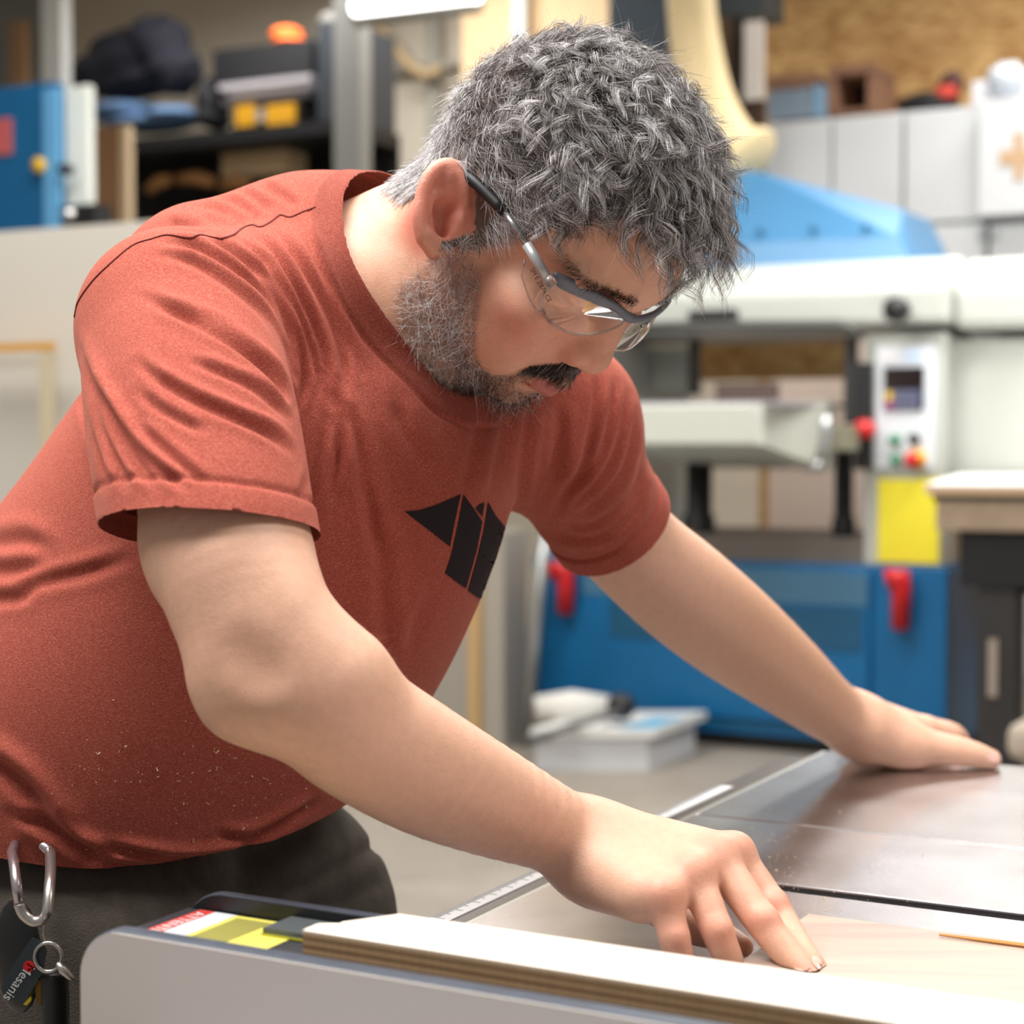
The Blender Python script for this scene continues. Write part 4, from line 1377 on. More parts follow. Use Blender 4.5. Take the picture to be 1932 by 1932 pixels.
# left hand: palm down, thumb towards the lens
skin += [RC(*pr(1612, 1362, 1.79, 52), *pr(1690, 1392, 1.80, 50), .02), RC(*pr(1640, 1385, 1.78, 52), *pr(1715, 1412, 1.785, 38), .02),
         RC(*pr(1620, 1358, 1.82, 44), *pr(1742, 1380, 1.85, 27), .02), RC(*pr(1625, 1356, 1.85, 40), *pr(1745, 1378, 1.885, 27), .02),
         RC(*pr(1625, 1356, 1.87, 38), *pr(1735, 1380, 1.92, 25), .02), RC(*pr(1622, 1360, 1.89, 34), *pr(1715, 1384, 1.95, 23), .02)]
lt = [pr(1700, 1406, 1.785, 42), pr(1765, 1411, 1.785, 32), pr(1828, 1422, 1.785, 26.5), pr(1869, 1433, 1.785, 20)]
skin += chain(lt, .010)
lf = [[pr(1742, 1378, 1.85, 25), pr(1790, 1388, 1.86, 21), pr(1804, 1412, 1.86, 17), pr(1800, 1428, 1.855, 14)],
      [pr(1745, 1376, 1.885, 25), pr(1798, 1384, 1.90, 20), pr(1818, 1406, 1.905, 16), pr(1820, 1420, 1.90, 13)],
      [pr(1735, 1380, 1.92, 24), pr(1785, 1386, 1.94, 19), pr(1806, 1404, 1.945, 15), pr(1810, 1416, 1.945, 13)],
      [pr(1715, 1384, 1.95, 22), pr(1755, 1388, 1.97, 17), pr(1776, 1402, 1.98, 14), pr(1782, 1412, 1.98, 12)]]
for fg in lf:
    skin += chain(fg, .006)

SV, SF = polygonise(skin, 0.0020, smooth_it=1)
# hands flatten where they rest on the iron and the board
sb_, sa_ = SV @ BV, SV @ AV
SV[:, 2] = np.where((sb_ > -.62), np.maximum(SV[:, 2], .8708), SV[:, 2])
SV[:, 2] = np.where((sb_ > -.373) & (sa_ < 1.1146) & (sa_ > .82) & (SV[:, 2] > .881), np.maximum(SV[:, 2], .8906), SV[:, 2])
SN = normals(SV, SF)
hq = tohead(SV)
pxs = proj(SV)
Fh, Lh, Uh = hq[:, 0], hq[:, 1], hq[:, 2]
ishead = (np.abs(Lh) < .1) & (Fh > -.12) & (Fh < .14) & (Uh > -.11) & (Uh < .16)


def sstep(a, b, x):
    t = np.clip((x - a) / (b - a), 0, 1)
    return t * t * (3 - 2 * t)


def gauss(V, c, r):
    return np.exp(-((V - c) ** 2).sum(1) / (r * r))


# hairline and beard line in the head's own side view (forward, up)
def scalp_w(F, U, L):
    lim = np.interp(F, [-.10, -.07, -.045, -.03, -.018, -.006, .014, .022, .03, .04, .049, .053, .06, .075, .09],
                    [-.045, -.050, -.035, .010, .028, .020, -.012, .006, .024, .040, .056, .074, .088, .092, .092])
    return U - lim


def beard_w(F, U, L):
    aL = np.abs(L)
    top = np.interp(F, [-.01, .005, .02, .04, .055, .066, .078, .09, .11], [-.02, -.008, -.006, -.016, -.028, -.044, -.058, -.063, -.064])
    bot = np.interp(F, [-.01, .01, .03, .06, .09, .11], [-.045, -.066, -.080, -.098, -.108, -.110])
    w1 = np.minimum(top - U, U - bot)
    w1 = np.minimum(w1, F - .003)
    must = np.minimum(np.minimum(U + .0395 + .30 * np.maximum(aL - .020, 0), -.0245 - U - .45 * np.maximum(aL - .008, 0)), .034 - aL)
    must = np.where(F > .075, must, -1)
    soul = np.minimum(np.minimum(.010 - aL, U + .075), -.0585 - U)
    soul = np.where(F > .08, soul, -1)
    side = np.minimum(np.minimum(aL - .022, .036 - aL), np.minimum(U + .075, -.034 - U))
    side = np.where(F > .070, side * .8, -1)
    return np.maximum(np.maximum(w1, must), np.maximum(soul, side)), must


sc_w = scalp_w(Fh, Uh, Lh)
bd_w, mu_w = beard_w(Fh, Uh, Lh)
isear = (np.abs(Lh) > .0735) & (Fh > -.055) & (Fh < .012) & (Uh < .035) & (Uh > -.045)
base = np.array(srgb(226, 178, 152))
pink = np.array(srgb(228, 146, 126))
tan = np.array(srgb(212, 160, 128))
C = np.tile(base, (len(SV), 1))


def blend(C, col, w):
    w = np.clip(w, 0, 1)[:, None]
    return C * (1 - w) + np.asarray(col) * w


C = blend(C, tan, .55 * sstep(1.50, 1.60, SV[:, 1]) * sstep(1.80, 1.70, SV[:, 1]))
hw = sstep(.17, .12, np.linalg.norm(SV - hl(.02, 0, .0), axis=1))
C = blend(C, tan, .22 * hw)
C = blend(C, pink, .45 * ishead * np.exp(-(((Fh - .085) / .035) ** 2 + ((Uh + .012) / .028) ** 2)))
earc = hl(-.022, -.085, -.004)
C = blend(C, pink, .9 * sstep(.048, .030, np.linalg.norm(SV - earc, axis=1)) * sstep(-.068, -.076, Lh))
for (p_, r_) in MC + [fg[1] for fg in fing] + [fg[3] for fg in fing]:
    C = blend(C, pink, .55 * gauss(SV, p_ + np.array([0, -.5 * r_, .6 * r_]), r_ * 1.25))
C = blend(C, pink, .45 * gauss(SV, P(1060, 1540, 1.06), .018))
C = blend(C, tan, .35 * gauss(SV, P(470, 1260, 1.0), .035))
lips = ishead & (Fh > .092) & (np.abs(Lh) < .024) & (Uh < -.0395 - .10 * np.abs(Lh)) & (Uh > -.0590 + .25 * np.abs(Lh))
C = blend(C, srgb(176, 90, 82), .9 * lips)
C = blend(C, srgb(92, 80, 74), .92 * sstep(-.004, .005, np.where(ishead & ~isear, sc_w, -1)))
C = blend(C, srgb(140, 104, 86), .50 * sstep(-.004, .006, np.where(ishead, bd_w, -1)))
C = blend(C, srgb(70, 52, 44), .70 * sstep(-.002, .003, np.where(ishead, mu_w, -1)))
lid = ishead & (Fh > .078) & (np.abs(np.abs(Lh) - .033) < .016) & (np.abs(Uh - .0145) < .0012)

m_skin = mat('skin', (0.6, 0.35, 0.25), rough=0.48, attr='Col', noise=0.10, nscale=160, bump=0.18, bscale=900, spec=0.4, sss=0.22)
person = mk('person', SV, SF, m_skin, None, True, cols=C)
tag(person, 'grey-haired bearded man in a rust red t-shirt bending over the table saw', 'person')
SB = BVHTree.FromPolygons(SV.tolist(), SF.tolist())

# fingernails
m_nail = mat('nail', srgb(232, 186, 172), rough=0.28, spec=0.6)


def oval(cx, cy, rx, ry, ang, n=14):
    c, s = math.cos(math.radians(ang)), math.sin(math.radians(ang))
    return [(cx + rx * math.cos(t) * c - ry * math.sin(t) * s, cy + rx * math.cos(t) * s + ry * math.sin(t) * c)
            for t in [2 * math.pi * i / n for i in range(n)]]


for (cx, cy, rx, ry, an) in [(1541, 1817, 15, 8, 52), (1528, 1838, 13, 9, 45), (1874, 1429, 14, 9, 10)]:
    nb_ = patch('fingernail', oval(cx, cy, rx, ry, an), SB, .0005, m_nail, person, 1)
    nb_['label'] = 'pale fingernail'

# ---------------------------------------------------------------- t-shirt
sh = []
TU = P(640, 470, 1.27) - P(190, 1640, 1.29)
TU /= np.linalg.norm(TU)
TB = BV - TU * (BV @ TU)
TB /= np.linalg.norm(TB)
TA = np.cross(TU, TB)
TM = np.stack([TA, TB, TU], 1)


def TE(px, py, dep, ra_, rb_, ru_, k=.06):
    return EL(P(px, py, dep), (ra_, rb_, ru_), TM, k)


to = [TE(165, 1640, 1.34, .172, .160, .18), TE(270, 1350, 1.335, .182, .172, .15), TE(440, 1110, 1.34, .178, .168, .15),
      TE(580, 870, 1.335, .172, .150, .14)]
to += [RC(*pr(335, 625, 1.20, 170), *pr(640, 580, 1.29, 170), .03), RC(*pr(1040, 800, 1.43, 155), *pr(800, 650, 1.33, 165), .04),
       RC(*pr(400, 570, 1.30, 190), *pr(590, 520, 1.34, 176), .03), RC(*pr(590, 520, 1.34, 176), *pr(700, 498, 1.36, 160), .03)]
NK, SK_, TK = P(737, 332, 1.345), P(650, 455, 1.230), P(850, 718, 1.262)
nn = np.cross(SK_ - NK, TK - NK)
nn /= np.linalg.norm(nn)
if nn @ (HT - NK) < 0:
    nn = -nn
CN = (NK + TK) / 2
to += [RC(CN - nn * .055, .094, CN + nn * .03, .073, .025)]
# right sleeve, left sleeve
slr = chain([pr(335, 618, 1.20, 182), pr(364, 800, 1.12, 199), pr(390, 960, 1.07, 200), pr(404, 1060, 1.045, 202)], .02)
sll = chain([pr(1050, 800, 1.43, 145), pr(1100, 905, 1.475, 127), pr(1150, 985, 1.51, 119), pr(1215, 1070, 1.545, 116)], .03)
sh = to + slr + sll
HV, HF = polygonise(sh, 0.0022, smooth_it=1)


def fld(prims, V):
    d = np.full(len(V), 1., np.float32)
    for q in prims:
        d = smin(d, prim_d(q, V.astype(np.float32)), q[4])
    return d


# openings: neck, sleeves, hem
ax_ = (HV - CN) @ nn
HV, HF = cut(HV, HF, NK, nn, (np.linalg.norm(HV - CN - ax_[:, None] * nn, axis=1) < .104) & (np.abs(ax_) < .1))
sl = P(385, 1000, 1.06)
sdir = np.array([-.05, -.22, -.97])
HV, HF = cut(HV, HF, sl, sdir, fld(slr, HV) < fld(to, HV) - .001)
sdl = P(1215, 1070, 1.545) - P(1100, 905, 1.475)
sdl /= np.linalg.norm(sdl)
sl2 = P(1152, 988, 1.515)
HV, HF = cut(HV, HF, sl2, sdl, fld(sll, HV) < fld(to, HV) - .001)
h0, h1, h2 = P(230, 1652, 1.16), P(640, 1460, 1.31), P(-20, 1555, 1.20)
hn = np.cross(h1 - h0, h2 - h0)
hn /= np.linalg.norm(hn)
if hn[2] > 0:
    hn = -hn
HV, HF = cut(HV, HF, h0, hn)
HV, rimv = smooth_rim(HV, HF)
HN = normals(HV, HF)
# creases: pixel polylines followed over the cloth (width px, depth mm)
Z = lambda pts: [(100 + x * .3727, 300 + y * .3727) for x, y in pts]
Y = lambda pts: [(600 + x * .3727, 600 + y * .3727) for x, y in pts]
W = lambda pts: [(x * .4142, 900 + y * .4142) for x, y in pts]
folds = [
    (Z([(560, 420), (720, 450), (900, 550), (1060, 680), (1160, 850), (1210, 1020)]), 8, 2.6),
    (Z([(740, 400), (860, 450), (1000, 560), (1120, 700), (1190, 850), (1230, 1050)]), 7, 2.6),
    (Z([(520, 480), (700, 520), (900, 640), (1060, 780), (1150, 930), (1200, 1100)]), 8, 2.2),
    (Z([(540, 740), (700, 820), (900, 930), (1060, 1050), (1160, 1170), (1200, 1260)]), 8, 2.6),
    (Z([(440, 690), (600, 760), (800, 830), (980, 960), (1110, 1080), (1190, 1200)]), 9, 1.9),
    (Z([(690, 1020), (850, 1080), (1020, 1160), (1140, 1260), (1200, 1330)]), 8, 1.9),
    (Z([(430, 1030), (560, 1130), (720, 1220), (900, 1300), (1080, 1380), (1200, 1480)]), 9, 2.6),
    (Z([(440, 1180), (520, 1250), (620, 1310), (760, 1380)]), 8, 1.5),
    (Z([(430, 1350), (540, 1450), (640, 1540), (760, 1640)]), 9, 1.6),
    (Z([(100, 850), (130, 1000), (190, 1200), (260, 1400), (360, 1600), (380, 1660)]), 9, 2.4),
    (Z([(150, 980), (230, 1200), (330, 1400), (430, 1540), (540, 1660)]), 10, 3.0),
    (Z([(230, 1150), (330, 1330), (440, 1480), (560, 1590), (680, 1670)]), 9, 2.6),
    (Z([(130, 1150), (180, 1350), (250, 1560), (270, 1680)]), 8, 1.8),
    (Z([(860, 410), (1000, 530), (1110, 640), (1190, 800), (1260, 1000), (1270, 1150), (1210, 1300)]), 7, 2.4),
    (Z([(930, 420), (1060, 520), (1190, 720), (1270, 880), (1330, 1050), (1370, 1230)]), 7, 2.4),
    (Z([(1020, 370), (1130, 480), (1240, 680), (1320, 860), (1380, 1050), (1400, 1250)]), 7, 2.3),
    (Z([(1110, 350), (1220, 480), (1320, 640), (1400, 800), (1470, 1000), (1500, 1200)]), 8, 2.0),
    (Z([(1230, 300), (1310, 450), (1400, 700), (1480, 900), (1560, 1100)]), 8, 1.6),
    (Z([(1370, 1200), (1380, 1350), (1330, 1550), (1260, 1720)]), 10, 1.8),
    (Z([(1430, 1150), (1460, 1350), (1440, 1600)]), 10, 1.4),
    (Z([(720, 220), (830, 260), (960, 320), (1010, 340)]), 8, 1.6),
    (Z([(800, 180), (920, 220), (1020, 290), (1060, 330)]), 8, 1.6),
    (Z([(930, 150), (1020, 200), (1090, 270)]), 8, 1.5),
    (Z([(1050, 130), (1150, 180), (1230, 240)]), 8, 1.4),
    (Z([(570, 330), (700, 350), (830, 390)]), 9, 1.5),
    (Z([(760, 300), (860, 330), (950, 345)]), 8, 1.4),
    (Y([(140, 380), (170, 520), (220, 700), (250, 900), (300, 1200)]), 12, 1.6),
    (Y([(60, 330), (90, 520), (100, 700), (60, 900)]), 11, 1.8),
    (Y([(380, 420), (440, 560), (520, 700), (560, 820)]), 16, 1.2),
    (Y([(840, 500), (800, 640), (770, 780), (740, 880)]), 13, 1.6),
    (Y([(960, 490), (930, 640), (900, 800), (880, 920)]), 12, 1.6),
    (Y([(1075, 430), (1050, 600), (1030, 760), (1000, 960)]), 10, 1.9),
    (Y([(1225, 420), (1220, 560), (1210, 700), (1180, 850)]), 12, 1.6),
    (Y([(1420, 260), (1410, 440), (1380, 600), (1340, 760), (1260, 880), (1190, 1000)]), 9, 2.2),
    (Y([(1500, 330), (1480, 480), (1440, 640), (1380, 760), (1270, 890)]), 8, 2.0),
    (Y([(1560, 380), (1530, 560), (1480, 720), (1400, 830), (1260, 960)]), 8, 1.8),
    (Y([(1600, 480), (1580, 640), (1540, 780), (1450, 900), (1300, 1010)]), 8, 1.7),
    (Y([(1640, 700), (1620, 840), (1540, 960), (1400, 1040), (1240, 1050)]), 9, 1.7),
    (Y([(1640, 860), (1600, 980), (1480, 1070), (1330, 1110), (1200, 1080)]), 9, 1.5),
    (Y([(290, 1000), (320, 1250), (330, 1500), (350, 1700)]), 16, 1.2),
    (Y([(460, 1700), (520, 1500), (600, 1350)]), 14, 1.0),
    (W([(-300, 310), (0, 300), (110, 290), (200, 330), (240, 350)]), 16, 1.8),
    (W([(-300, 440), (0, 430), (120, 420), (240, 390)]), 14, 1.8),
    (W([(-300, 580), (0, 560), (100, 545), (170, 490), (380, 440), (600, 370)]), 12, 1.7),
    (W([(-300, 1150), (0, 1330), (120, 1430), (220, 1560), (330, 1640)]), 17, 4.0),
    (W([(60, 1530), (200, 1590), (340, 1680), (480, 1740)]), 12, 3.4),
    (W([(490, 1690), (640, 1720), (850, 1745), (1050, 1720), (1200, 1650)]), 9, 3.0),
    (W([(480, 1760), (640, 1775), (820, 1770)]), 8, 2.2),
    (W([(1000, 1640), (1150, 1640), (1300, 1570), (1440, 1480)]), 9, 2.4),
]
hpx = proj(HV)
view = HV - np.array([0, 0, CAMZ])
view /= np.linalg.norm(view, axis=1, keepdims=True)
facing = sstep(.05, .35, -(HN * view).sum(1))
disp = np.zeros(len(HV))
for poly, w_, dep in folds:
    poly = np.array(smooth_poly(poly, 5))
    lo_, hi_ = poly.min(0) - 5 * w_, poly.max(0) + 5 * w_
    ix = np.nonzero(((hpx > lo_) & (hpx < hi_)).all(1) & (facing > 0))[0]
    if len(ix) == 0:
        continue
    sd, tt_ = polydist(hpx[ix], poly)
    env = np.clip(np.minimum(tt_, 1 - tt_) * 5 + .12, 0, 1)
    prof = -np.exp(-(sd / w_) ** 2) + .75 * np.exp(-((sd + 1.9 * w_) / (1.15 * w_)) ** 2) + .25 * np.exp(-((sd - 1.9 * w_) / (1.2 * w_)) ** 2)
    disp[ix] += .001 * dep * 1.7 * env * prof * facing[ix]
# hem bands at the sleeves and the ribbed collar stand a little proud
rp_ = HV[rimv]
dn = np.linalg.norm(rp_ - CN, axis=1) < .13
ds = np.linalg.norm(rp_ - sl, axis=1) < .10
dl = np.linalg.norm(rp_ - sl2, axis=1) < .09
gn = dist_to(HV, rp_[dn], .03)
gs = dist_to(HV, rp_[ds & ~dn], .03)
gl = dist_to(HV, rp_[dl & ~dn], .03)
colw = sstep(.0225, .0205, gn)
disp += .0012 * colw - .0016 * np.exp(-((gn - .0230) / .0020) ** 2)
for g_ in (gs, gl):
    disp += .0012 * sstep(.0195, .0175, g_) - .0018 * np.exp(-((g_ - .0205) / .0022) ** 2)
HV = HV + HN * disp[:, None]
HV = lap(HV, HF, .25)
ccol = np.tile(np.array([1., 1., 1.]), (len(HV), 1))
ccol *= (1 - .30 * colw)[:, None]

m_shirt = bpy.data.materials.new('heather_jersey')
m_shirt.use_nodes = True
nt = m_shirt.node_tree
bs_ = nt.nodes['Principled BSDF']
bs_.inputs['Roughness'].default_value = .92
bs_.inputs['Specular IOR Level'].default_value = .15
bs_.inputs['Sheen Weight'].default_value = .28
bs_.inputs['Sheen Roughness'].default_value = .45
bs_.inputs['Sheen Tint'].default_value = (*srgb(240, 170, 150), 1)
tc = nt.nodes.new('ShaderNodeTexCoord')
mpn = nt.nodes.new('ShaderNodeMapping')
mpn.inputs['Rotation'].default_value = (0, .35, -.4)
mpn.inputs['Scale'].default_value = (1, 1, 3.2)
nt.links.new(tc.outputs['Object'], mpn.inputs[0])
n1 = nt.nodes.new('ShaderNodeTexNoise')
n1.inputs['Scale'].default_value = 620
n1.inputs['Detail'].default_value = 5
n1.inputs['Roughness'].default_value = .7
nt.links.new(mpn.outputs[0], n1.inputs['Vector'])
rmp = nt.nodes.new('ShaderNodeValToRGB')
rmp.color_ramp.elements[0].position = .30
rmp.color_ramp.elements[0].color = (*srgb(126, 54, 44), 1)
rmp.color_ramp.elements[1].position = .72
rmp.color_ramp.elements[1].color = (*srgb(194, 120, 103), 1)
e_ = rmp.color_ramp.elements.new(.5)
e_.color = (*srgb(158, 76, 63), 1)
nt.links.new(n1.outputs[0], rmp.inputs[0])
n3 = nt.nodes.new('ShaderNodeTexNoise')
n3.inputs['Scale'].default_value = 1400
n3.inputs['Detail'].default_value = 2
nt.links.new(tc.outputs['Object'], n3.inputs['Vector'])
at_ = nt.nodes.new('ShaderNodeAttribute')
at_.attribute_name = 'Col'
mx_ = nt.nodes.new('ShaderNodeMix')
mx_.data_type = 'RGBA'
mx_.blend_type = 'MULTIPLY'
mx_.inputs['Factor'].default_value = 1
nt.links.new(rmp.outputs[0], mx_.inputs['A'])
nt.links.new(at_.outputs['Color'], mx_.inputs['B'])
nt.links.new(mx_.outputs['Result'], bs_.inputs['Base Color'])
bp_ = nt.nodes.new('ShaderNodeBump')
bp_.inputs['Strength'].default_value = .35
bp_.inputs['Distance'].default_value = .001
nt.links.new(n3.outputs[0], bp_.inputs['Height'])
nt.links.new(bp_.outputs[0], bs_.inputs['Normal'])
shirt = mk('t_shirt', HV, HF, m_shirt, person, True, cols=ccol)
shirt['label'] = 'rust red heather t-shirt with a black angular print'
HB = BVHTree.FromPolygons(HV.tolist(), HF.tolist())

m_print = mat('print_ink', srgb(38, 30, 34), rough=.8, noise=.25, nscale=900, spec=.2)
ch = [
    [(763, 965), (790, 963), (824, 952), (868, 933), (858, 980), (848, 1031), (820, 1009), (790, 986)],
    [(874, 933), (892, 958), (909, 984), (898, 1040), (878, 1110), (858, 1096), (839, 1081), (848, 1055), (853, 1036), (864, 985)],
    [(896, 959), (904, 951), (913, 948), (909, 975)],
    [(920, 947), (934, 972), (950, 992), (967, 1012), (966, 1030), (957, 1054), (946, 1080), (935, 1102), (911, 1133), (896, 1124), (882, 1114), (900, 1050), (912, 1000)]]
for poly in ch:
    pp = patch('chest_print', poly, HB, .0006, m_print, shirt, 3)
    pp['label'] = 'black angular chest print'
m_seam = mat('seam_thread', srgb(120, 46, 38), rough=.9)
seams = [
    (Z([(110, 800), (130, 720), (200, 620), (280, 540), (400, 440), (500, 405), (580, 385), (690, 400), (740, 385), (800, 395), (850, 405)]), .0007),
    (Z([(850, 405), (910, 385), (960, 350), (1010, 335), (1050, 345), (1100, 320), (1150, 285), (1200, 295), (1260, 270), (1330, 245)]), .0008),
    (W([(430, 40), (370, 110), (310, 210), (290, 300), (240, 390), (160, 490), (80, 590), (0, 740)]), .0007),
]
for poly, r_ in seams:
    pts = []
    for q in smooth_poly(poly, 5):
        loc, nor = cast(HB, q[0], q[1])
        if loc is not None and (not pts or np.linalg.norm(loc - pts[-1]) < .03):
            pts.append(loc + nor * .0002)
    if len(pts) > 3:
        MB().tube(pts, r_, 6).build('seam', m_seam, shirt, True)
# sawdust caught in the cloth
vv, ff = [], []
for i in range(260):
    cx, cy = random.gauss(360, 120), random.gauss(1490, 70)
    if i > 200:
        cx, cy = random.gauss(560, 90), random.gauss(1440, 60)
    loc, nor = cast(HB, cx, cy)
    if loc is None or loc[1] < 1.09:
        continue
    s_ = random.uniform(.00015, .00055) * (2.0 if random.random() < .12 else 1)
    t1 = np.cross(nor, RNG.normal(size=3))
    t1 /= np.linalg.norm(t1)
    t2 = np.cross(nor, t1)
    o_ = loc + nor * .0006
    n0 = len(vv)
    vv += [o_ - t1 * s_ * 1.6 - t2 * s_ * .4, o_ + t1 * s_ * 1.6 - t2 * s_ * .4, o_ + t1 * s_ * 1.4 + t2 * s_ * .4, o_ - t1 * s_ * 1.4 + t2 * s_ * .4 + nor * s_ * .8]
    ff.append((n0, n0 + 1, n0 + 2, n0 + 3))
m_dust = mat('sawdust', srgb(214, 178, 130), rough=.9)
tag(mk('shirt_sawdust', vv, ff, m_dust, shirt), kind='stuff')

# ---------------------------------------------------------------- trousers and shoes
tr = [TE(165, 1700, 1.335, .150, .128, .14, .04)]
hipR, hipL = P(150, 1800, 1.22), P(430, 1690, 1.40)
footR, footL = np.array([hipR[0] - .05, hipR[1] - .02, .06]), np.array([hipL[0] - .02, hipL[1] + .08, .06])
tr += chain([(hipR + np.array([0, .03, 0]), .098), (hipR * .5 + footR * .5 + BV * .03, .078), (footR, .062)], .05)
tr += chain([(P(470, 1660, 1.40), .092), (P(545, 1790, 1.42), .090), (P(530, 2300, 1.44), .075), (footL, .062)], .05)
TV, TF = polygonise(tr, .0045, smooth_it=1)
tn = normals(TV, TF)
tp = proj(TV)
d_ = np.zeros(len(TV))
for poly, w_, dep in [([(500, 1700), (560, 1680), (620, 1650), (700, 1600), (760, 1585)], 14, 4.), ([(430, 1640), (520, 1600), (600, 1570)], 16, 3.), ([(560, 1720), (650, 1700), (740, 1650)], 18, 3.)]:
    sd, tt_ = polydist(tp, smooth_poly(poly, 4))
    d_ += -.001 * dep * np.exp(-(sd / w_) ** 2) * np.clip(np.minimum(tt_, 1 - tt_) * 6, 0, 1)
d_ += .0015 * np.sin(TV[:, 2] * 90 + 3 * np.sin(TV[:, 0] * 40)) * sstep(.8, .5, TV[:, 2])
TV = TV + tn * d_[:, None]
m_tr = mat('canvas_trousers', srgb(90, 83, 76), rough=.95, noise=.28, nscale=60, bump=.4, bscale=700, spec=.2)
trou = mk('trousers', TV, TF, m_tr, person, True)
trou['label'] = 'dusty grey-brown work trousers'
m_shoe = mat('boot_leather', srgb(70, 52, 40), rough=.6)
for ft in (footR, footL):
    v, f = polygonise([RC(ft + BV * -.04 + np.array([0, 0, -.015]), .045, ft + BV * .13 + np.array([0, 0, -.025]), .035, .02),
                       RC(ft + np.array([0, 0, .05]), .055, ft, .05, .02)], .006)
    v[:, 2] = np.maximum(v[:, 2], .0)
    mk('work_boot', v, f, m_shoe, person, True)
# ------------------------------------------------------------------ hair, beard, brows
fc = SV[SF].mean(1)
fa_ = np.linalg.norm(np.cross(SV[SF[:, 2]] - SV[SF[:, 0]], SV[SF[:, 3]] - SV[SF[:, 1]]), axis=1) / 2
fh = tohead(fc)
fhead = (np.abs(fh[:, 1]) < .1) & (fh[:, 0] > -.12) & (fh[:, 0] < .13) & (fh[:, 2] > -.125) & (fh[:, 2] < .16)
earm = (np.abs(fh[:, 1]) > .066) & (fh[:, 0] > -.055) & (fh[:, 0] < .011) & (fh[:, 2] < .030) & (fh[:, 2] > -.045)


def roots(w, n):
    w = np.where(fhead & ~earm, w, 0) * fa_
    ix = RNG.choice(len(w), n, p=w / w.sum())
    a, b = RNG.random((n, 1)), RNG.random((n, 1))
    q = SF[ix]
    p = (SV[q[:, 0]] * (1 - a) + SV[q[:, 1]] * a) * (1 - b) + (SV[q[:, 3]] * (1 - a) + SV[q[:, 2]] * a) * b
    nn_ = SN[q].mean(1)
    nn_ /= np.linalg.norm(nn_, axis=1, keepdims=True)
    return p, nn_, tohead(p)


FW, LF, UP = HR[:, 0], HR[:, 1], HR[:, 2]
GR = np.array([0, 0, -1.0])


def unit(v):
    return v / (np.linalg.norm(v, axis=-1, keepdims=True) + 1e-9)


def longness(h):                          # 0: clipped sides and nape, 1: long curly top and fringe
    k = h[:, 2] + .45 * np.maximum(h[:, 0], 0) - .25 * np.maximum(-h[:, 0], 0) - .3 * np.maximum(np.abs(h[:, 1]) - .055, 0)
    return sstep(.062, .098, k)


fsc = scalp_w(fh[:, 0], fh[:, 2], fh[:, 1])
fl = longness(fh)
allV, allF, allC = [], [], []
nvt = 0


def push(pts, rad, cols):
    global nvt
    v, f, c = strands(pts, rad, cols)
    allV.append(v)
    allF.append(f + nvt)
    allC.append(c)
    nvt += len(v)


def greys(n, white, dark=(60, 48, 42), lightc=(232, 229, 230), mid=(146, 136, 132)):
    d, l, m_ = np.array(srgb(*dark)), np.array(srgb(*lightc)), np.array(srgb(*mid))
    r = RNG.random(n)[:, None]
    w = np.clip(white, 0, 1)[:, None] if hasattr(white, '__len__') else white
    c = np.where(r < w, l, np.where(r < w + .20, m_, d))
    return c * RNG.uniform(.75, 1.15, (n, 1))


# clipped sides and back
p, n_, h = roots(sstep(-.002, .006, fsc) * (1 - .75 * fl), 17000)
ns = len(p)
lo_ = longness(h)
wv = np.sin(h[:, 0] * 260 + 3 * np.sin(h[:, 2] * 190))[:, None]
fw = unit(FW * .9 + UP * (.10 + .26 * wv) + RNG.normal(0, .09, (ns, 3)))
fw = np.where((h[:, 2] < .0)[:, None] & (h[:, 0] < -.03)[:, None], unit(fw * .5 - UP * .8), fw)
tn_ = unit(fw - n_ * (fw * n_).sum(1, keepdims=True))
edge = sstep(0, .03, scalp_w(h[:, 0], h[:, 2], h[:, 1]))
ln = (.009 + .014 * edge + .014 * lo_) * RNG.uniform(.75, 1.25, ns)
S_ = 6
t = np.linspace(0, 1, S_)[None, :, None]
lift = (.26 + .22 * edge + .25 * lo_)[:, None, None]
cv = RNG.normal(0, .12, (ns, 1, 3)) + wv[:, None] * UP * .25
pts = p[:, None] + ln[:, None, None] * (t * (tn_[:, None] * (1 - lift * .5) + n_[:, None] * lift * (1.25 - .75 * t)) + t * t * cv)
wh = .38 + .25 * sstep(.05, .02, h[:, 2]) + .25 * np.exp(-((h[:, 0] - .02) ** 2 + (h[:, 2] - .045) ** 2) / .0009)
push(pts, np.full(ns, .00018), greys(ns, wh))
# long wavy locks on the crown and over the forehead
NC, K = 640, 26
p, n_, h = roots(sstep(-.001, .004, fsc) * fl, NC)
frn = sstep(.045, .085, h[:, 0]) * sstep(-.062, -.030, h[:, 1])
bk = sstep(.02, -.05, h[:, 0])
flow = unit(FW * (.8 - .3 * frn)[:, None] + GR * (.25 + 1.0 * frn)[:, None] - LF * .25 + RNG.normal(0, .42, (NC, 3)))
flow = unit(flow - n_ * ((flow * n_).sum(1) * .8)[:, None])
axis = unit(n_ * (.95 - .25 * frn)[:, None] + flow * .55 + RNG.normal(0, .22, (NC, 3)))
ln = (.042 + .014 * RNG.random(NC) + .010 * frn - .012 * bk) * (1 - .45 * sstep(-.034, -.058, h[:, 1]) * sstep(.015, .045, h[:, 0]))
S_ = 11
t = np.linspace(0, 1, S_)
cr = RNG.uniform(.0028, .0062, NC) * (1 + .5 * frn)
turns = RNG.uniform(.8, 1.6, NC) * (1 + .25 * frn)
ph = RNG.uniform(0, 6.28, NC)
u_ = unit(np.cross(axis, flow))
w_ = unit(np.cross(flow, u_))
hel = RNG.uniform(-1, 1, NC)
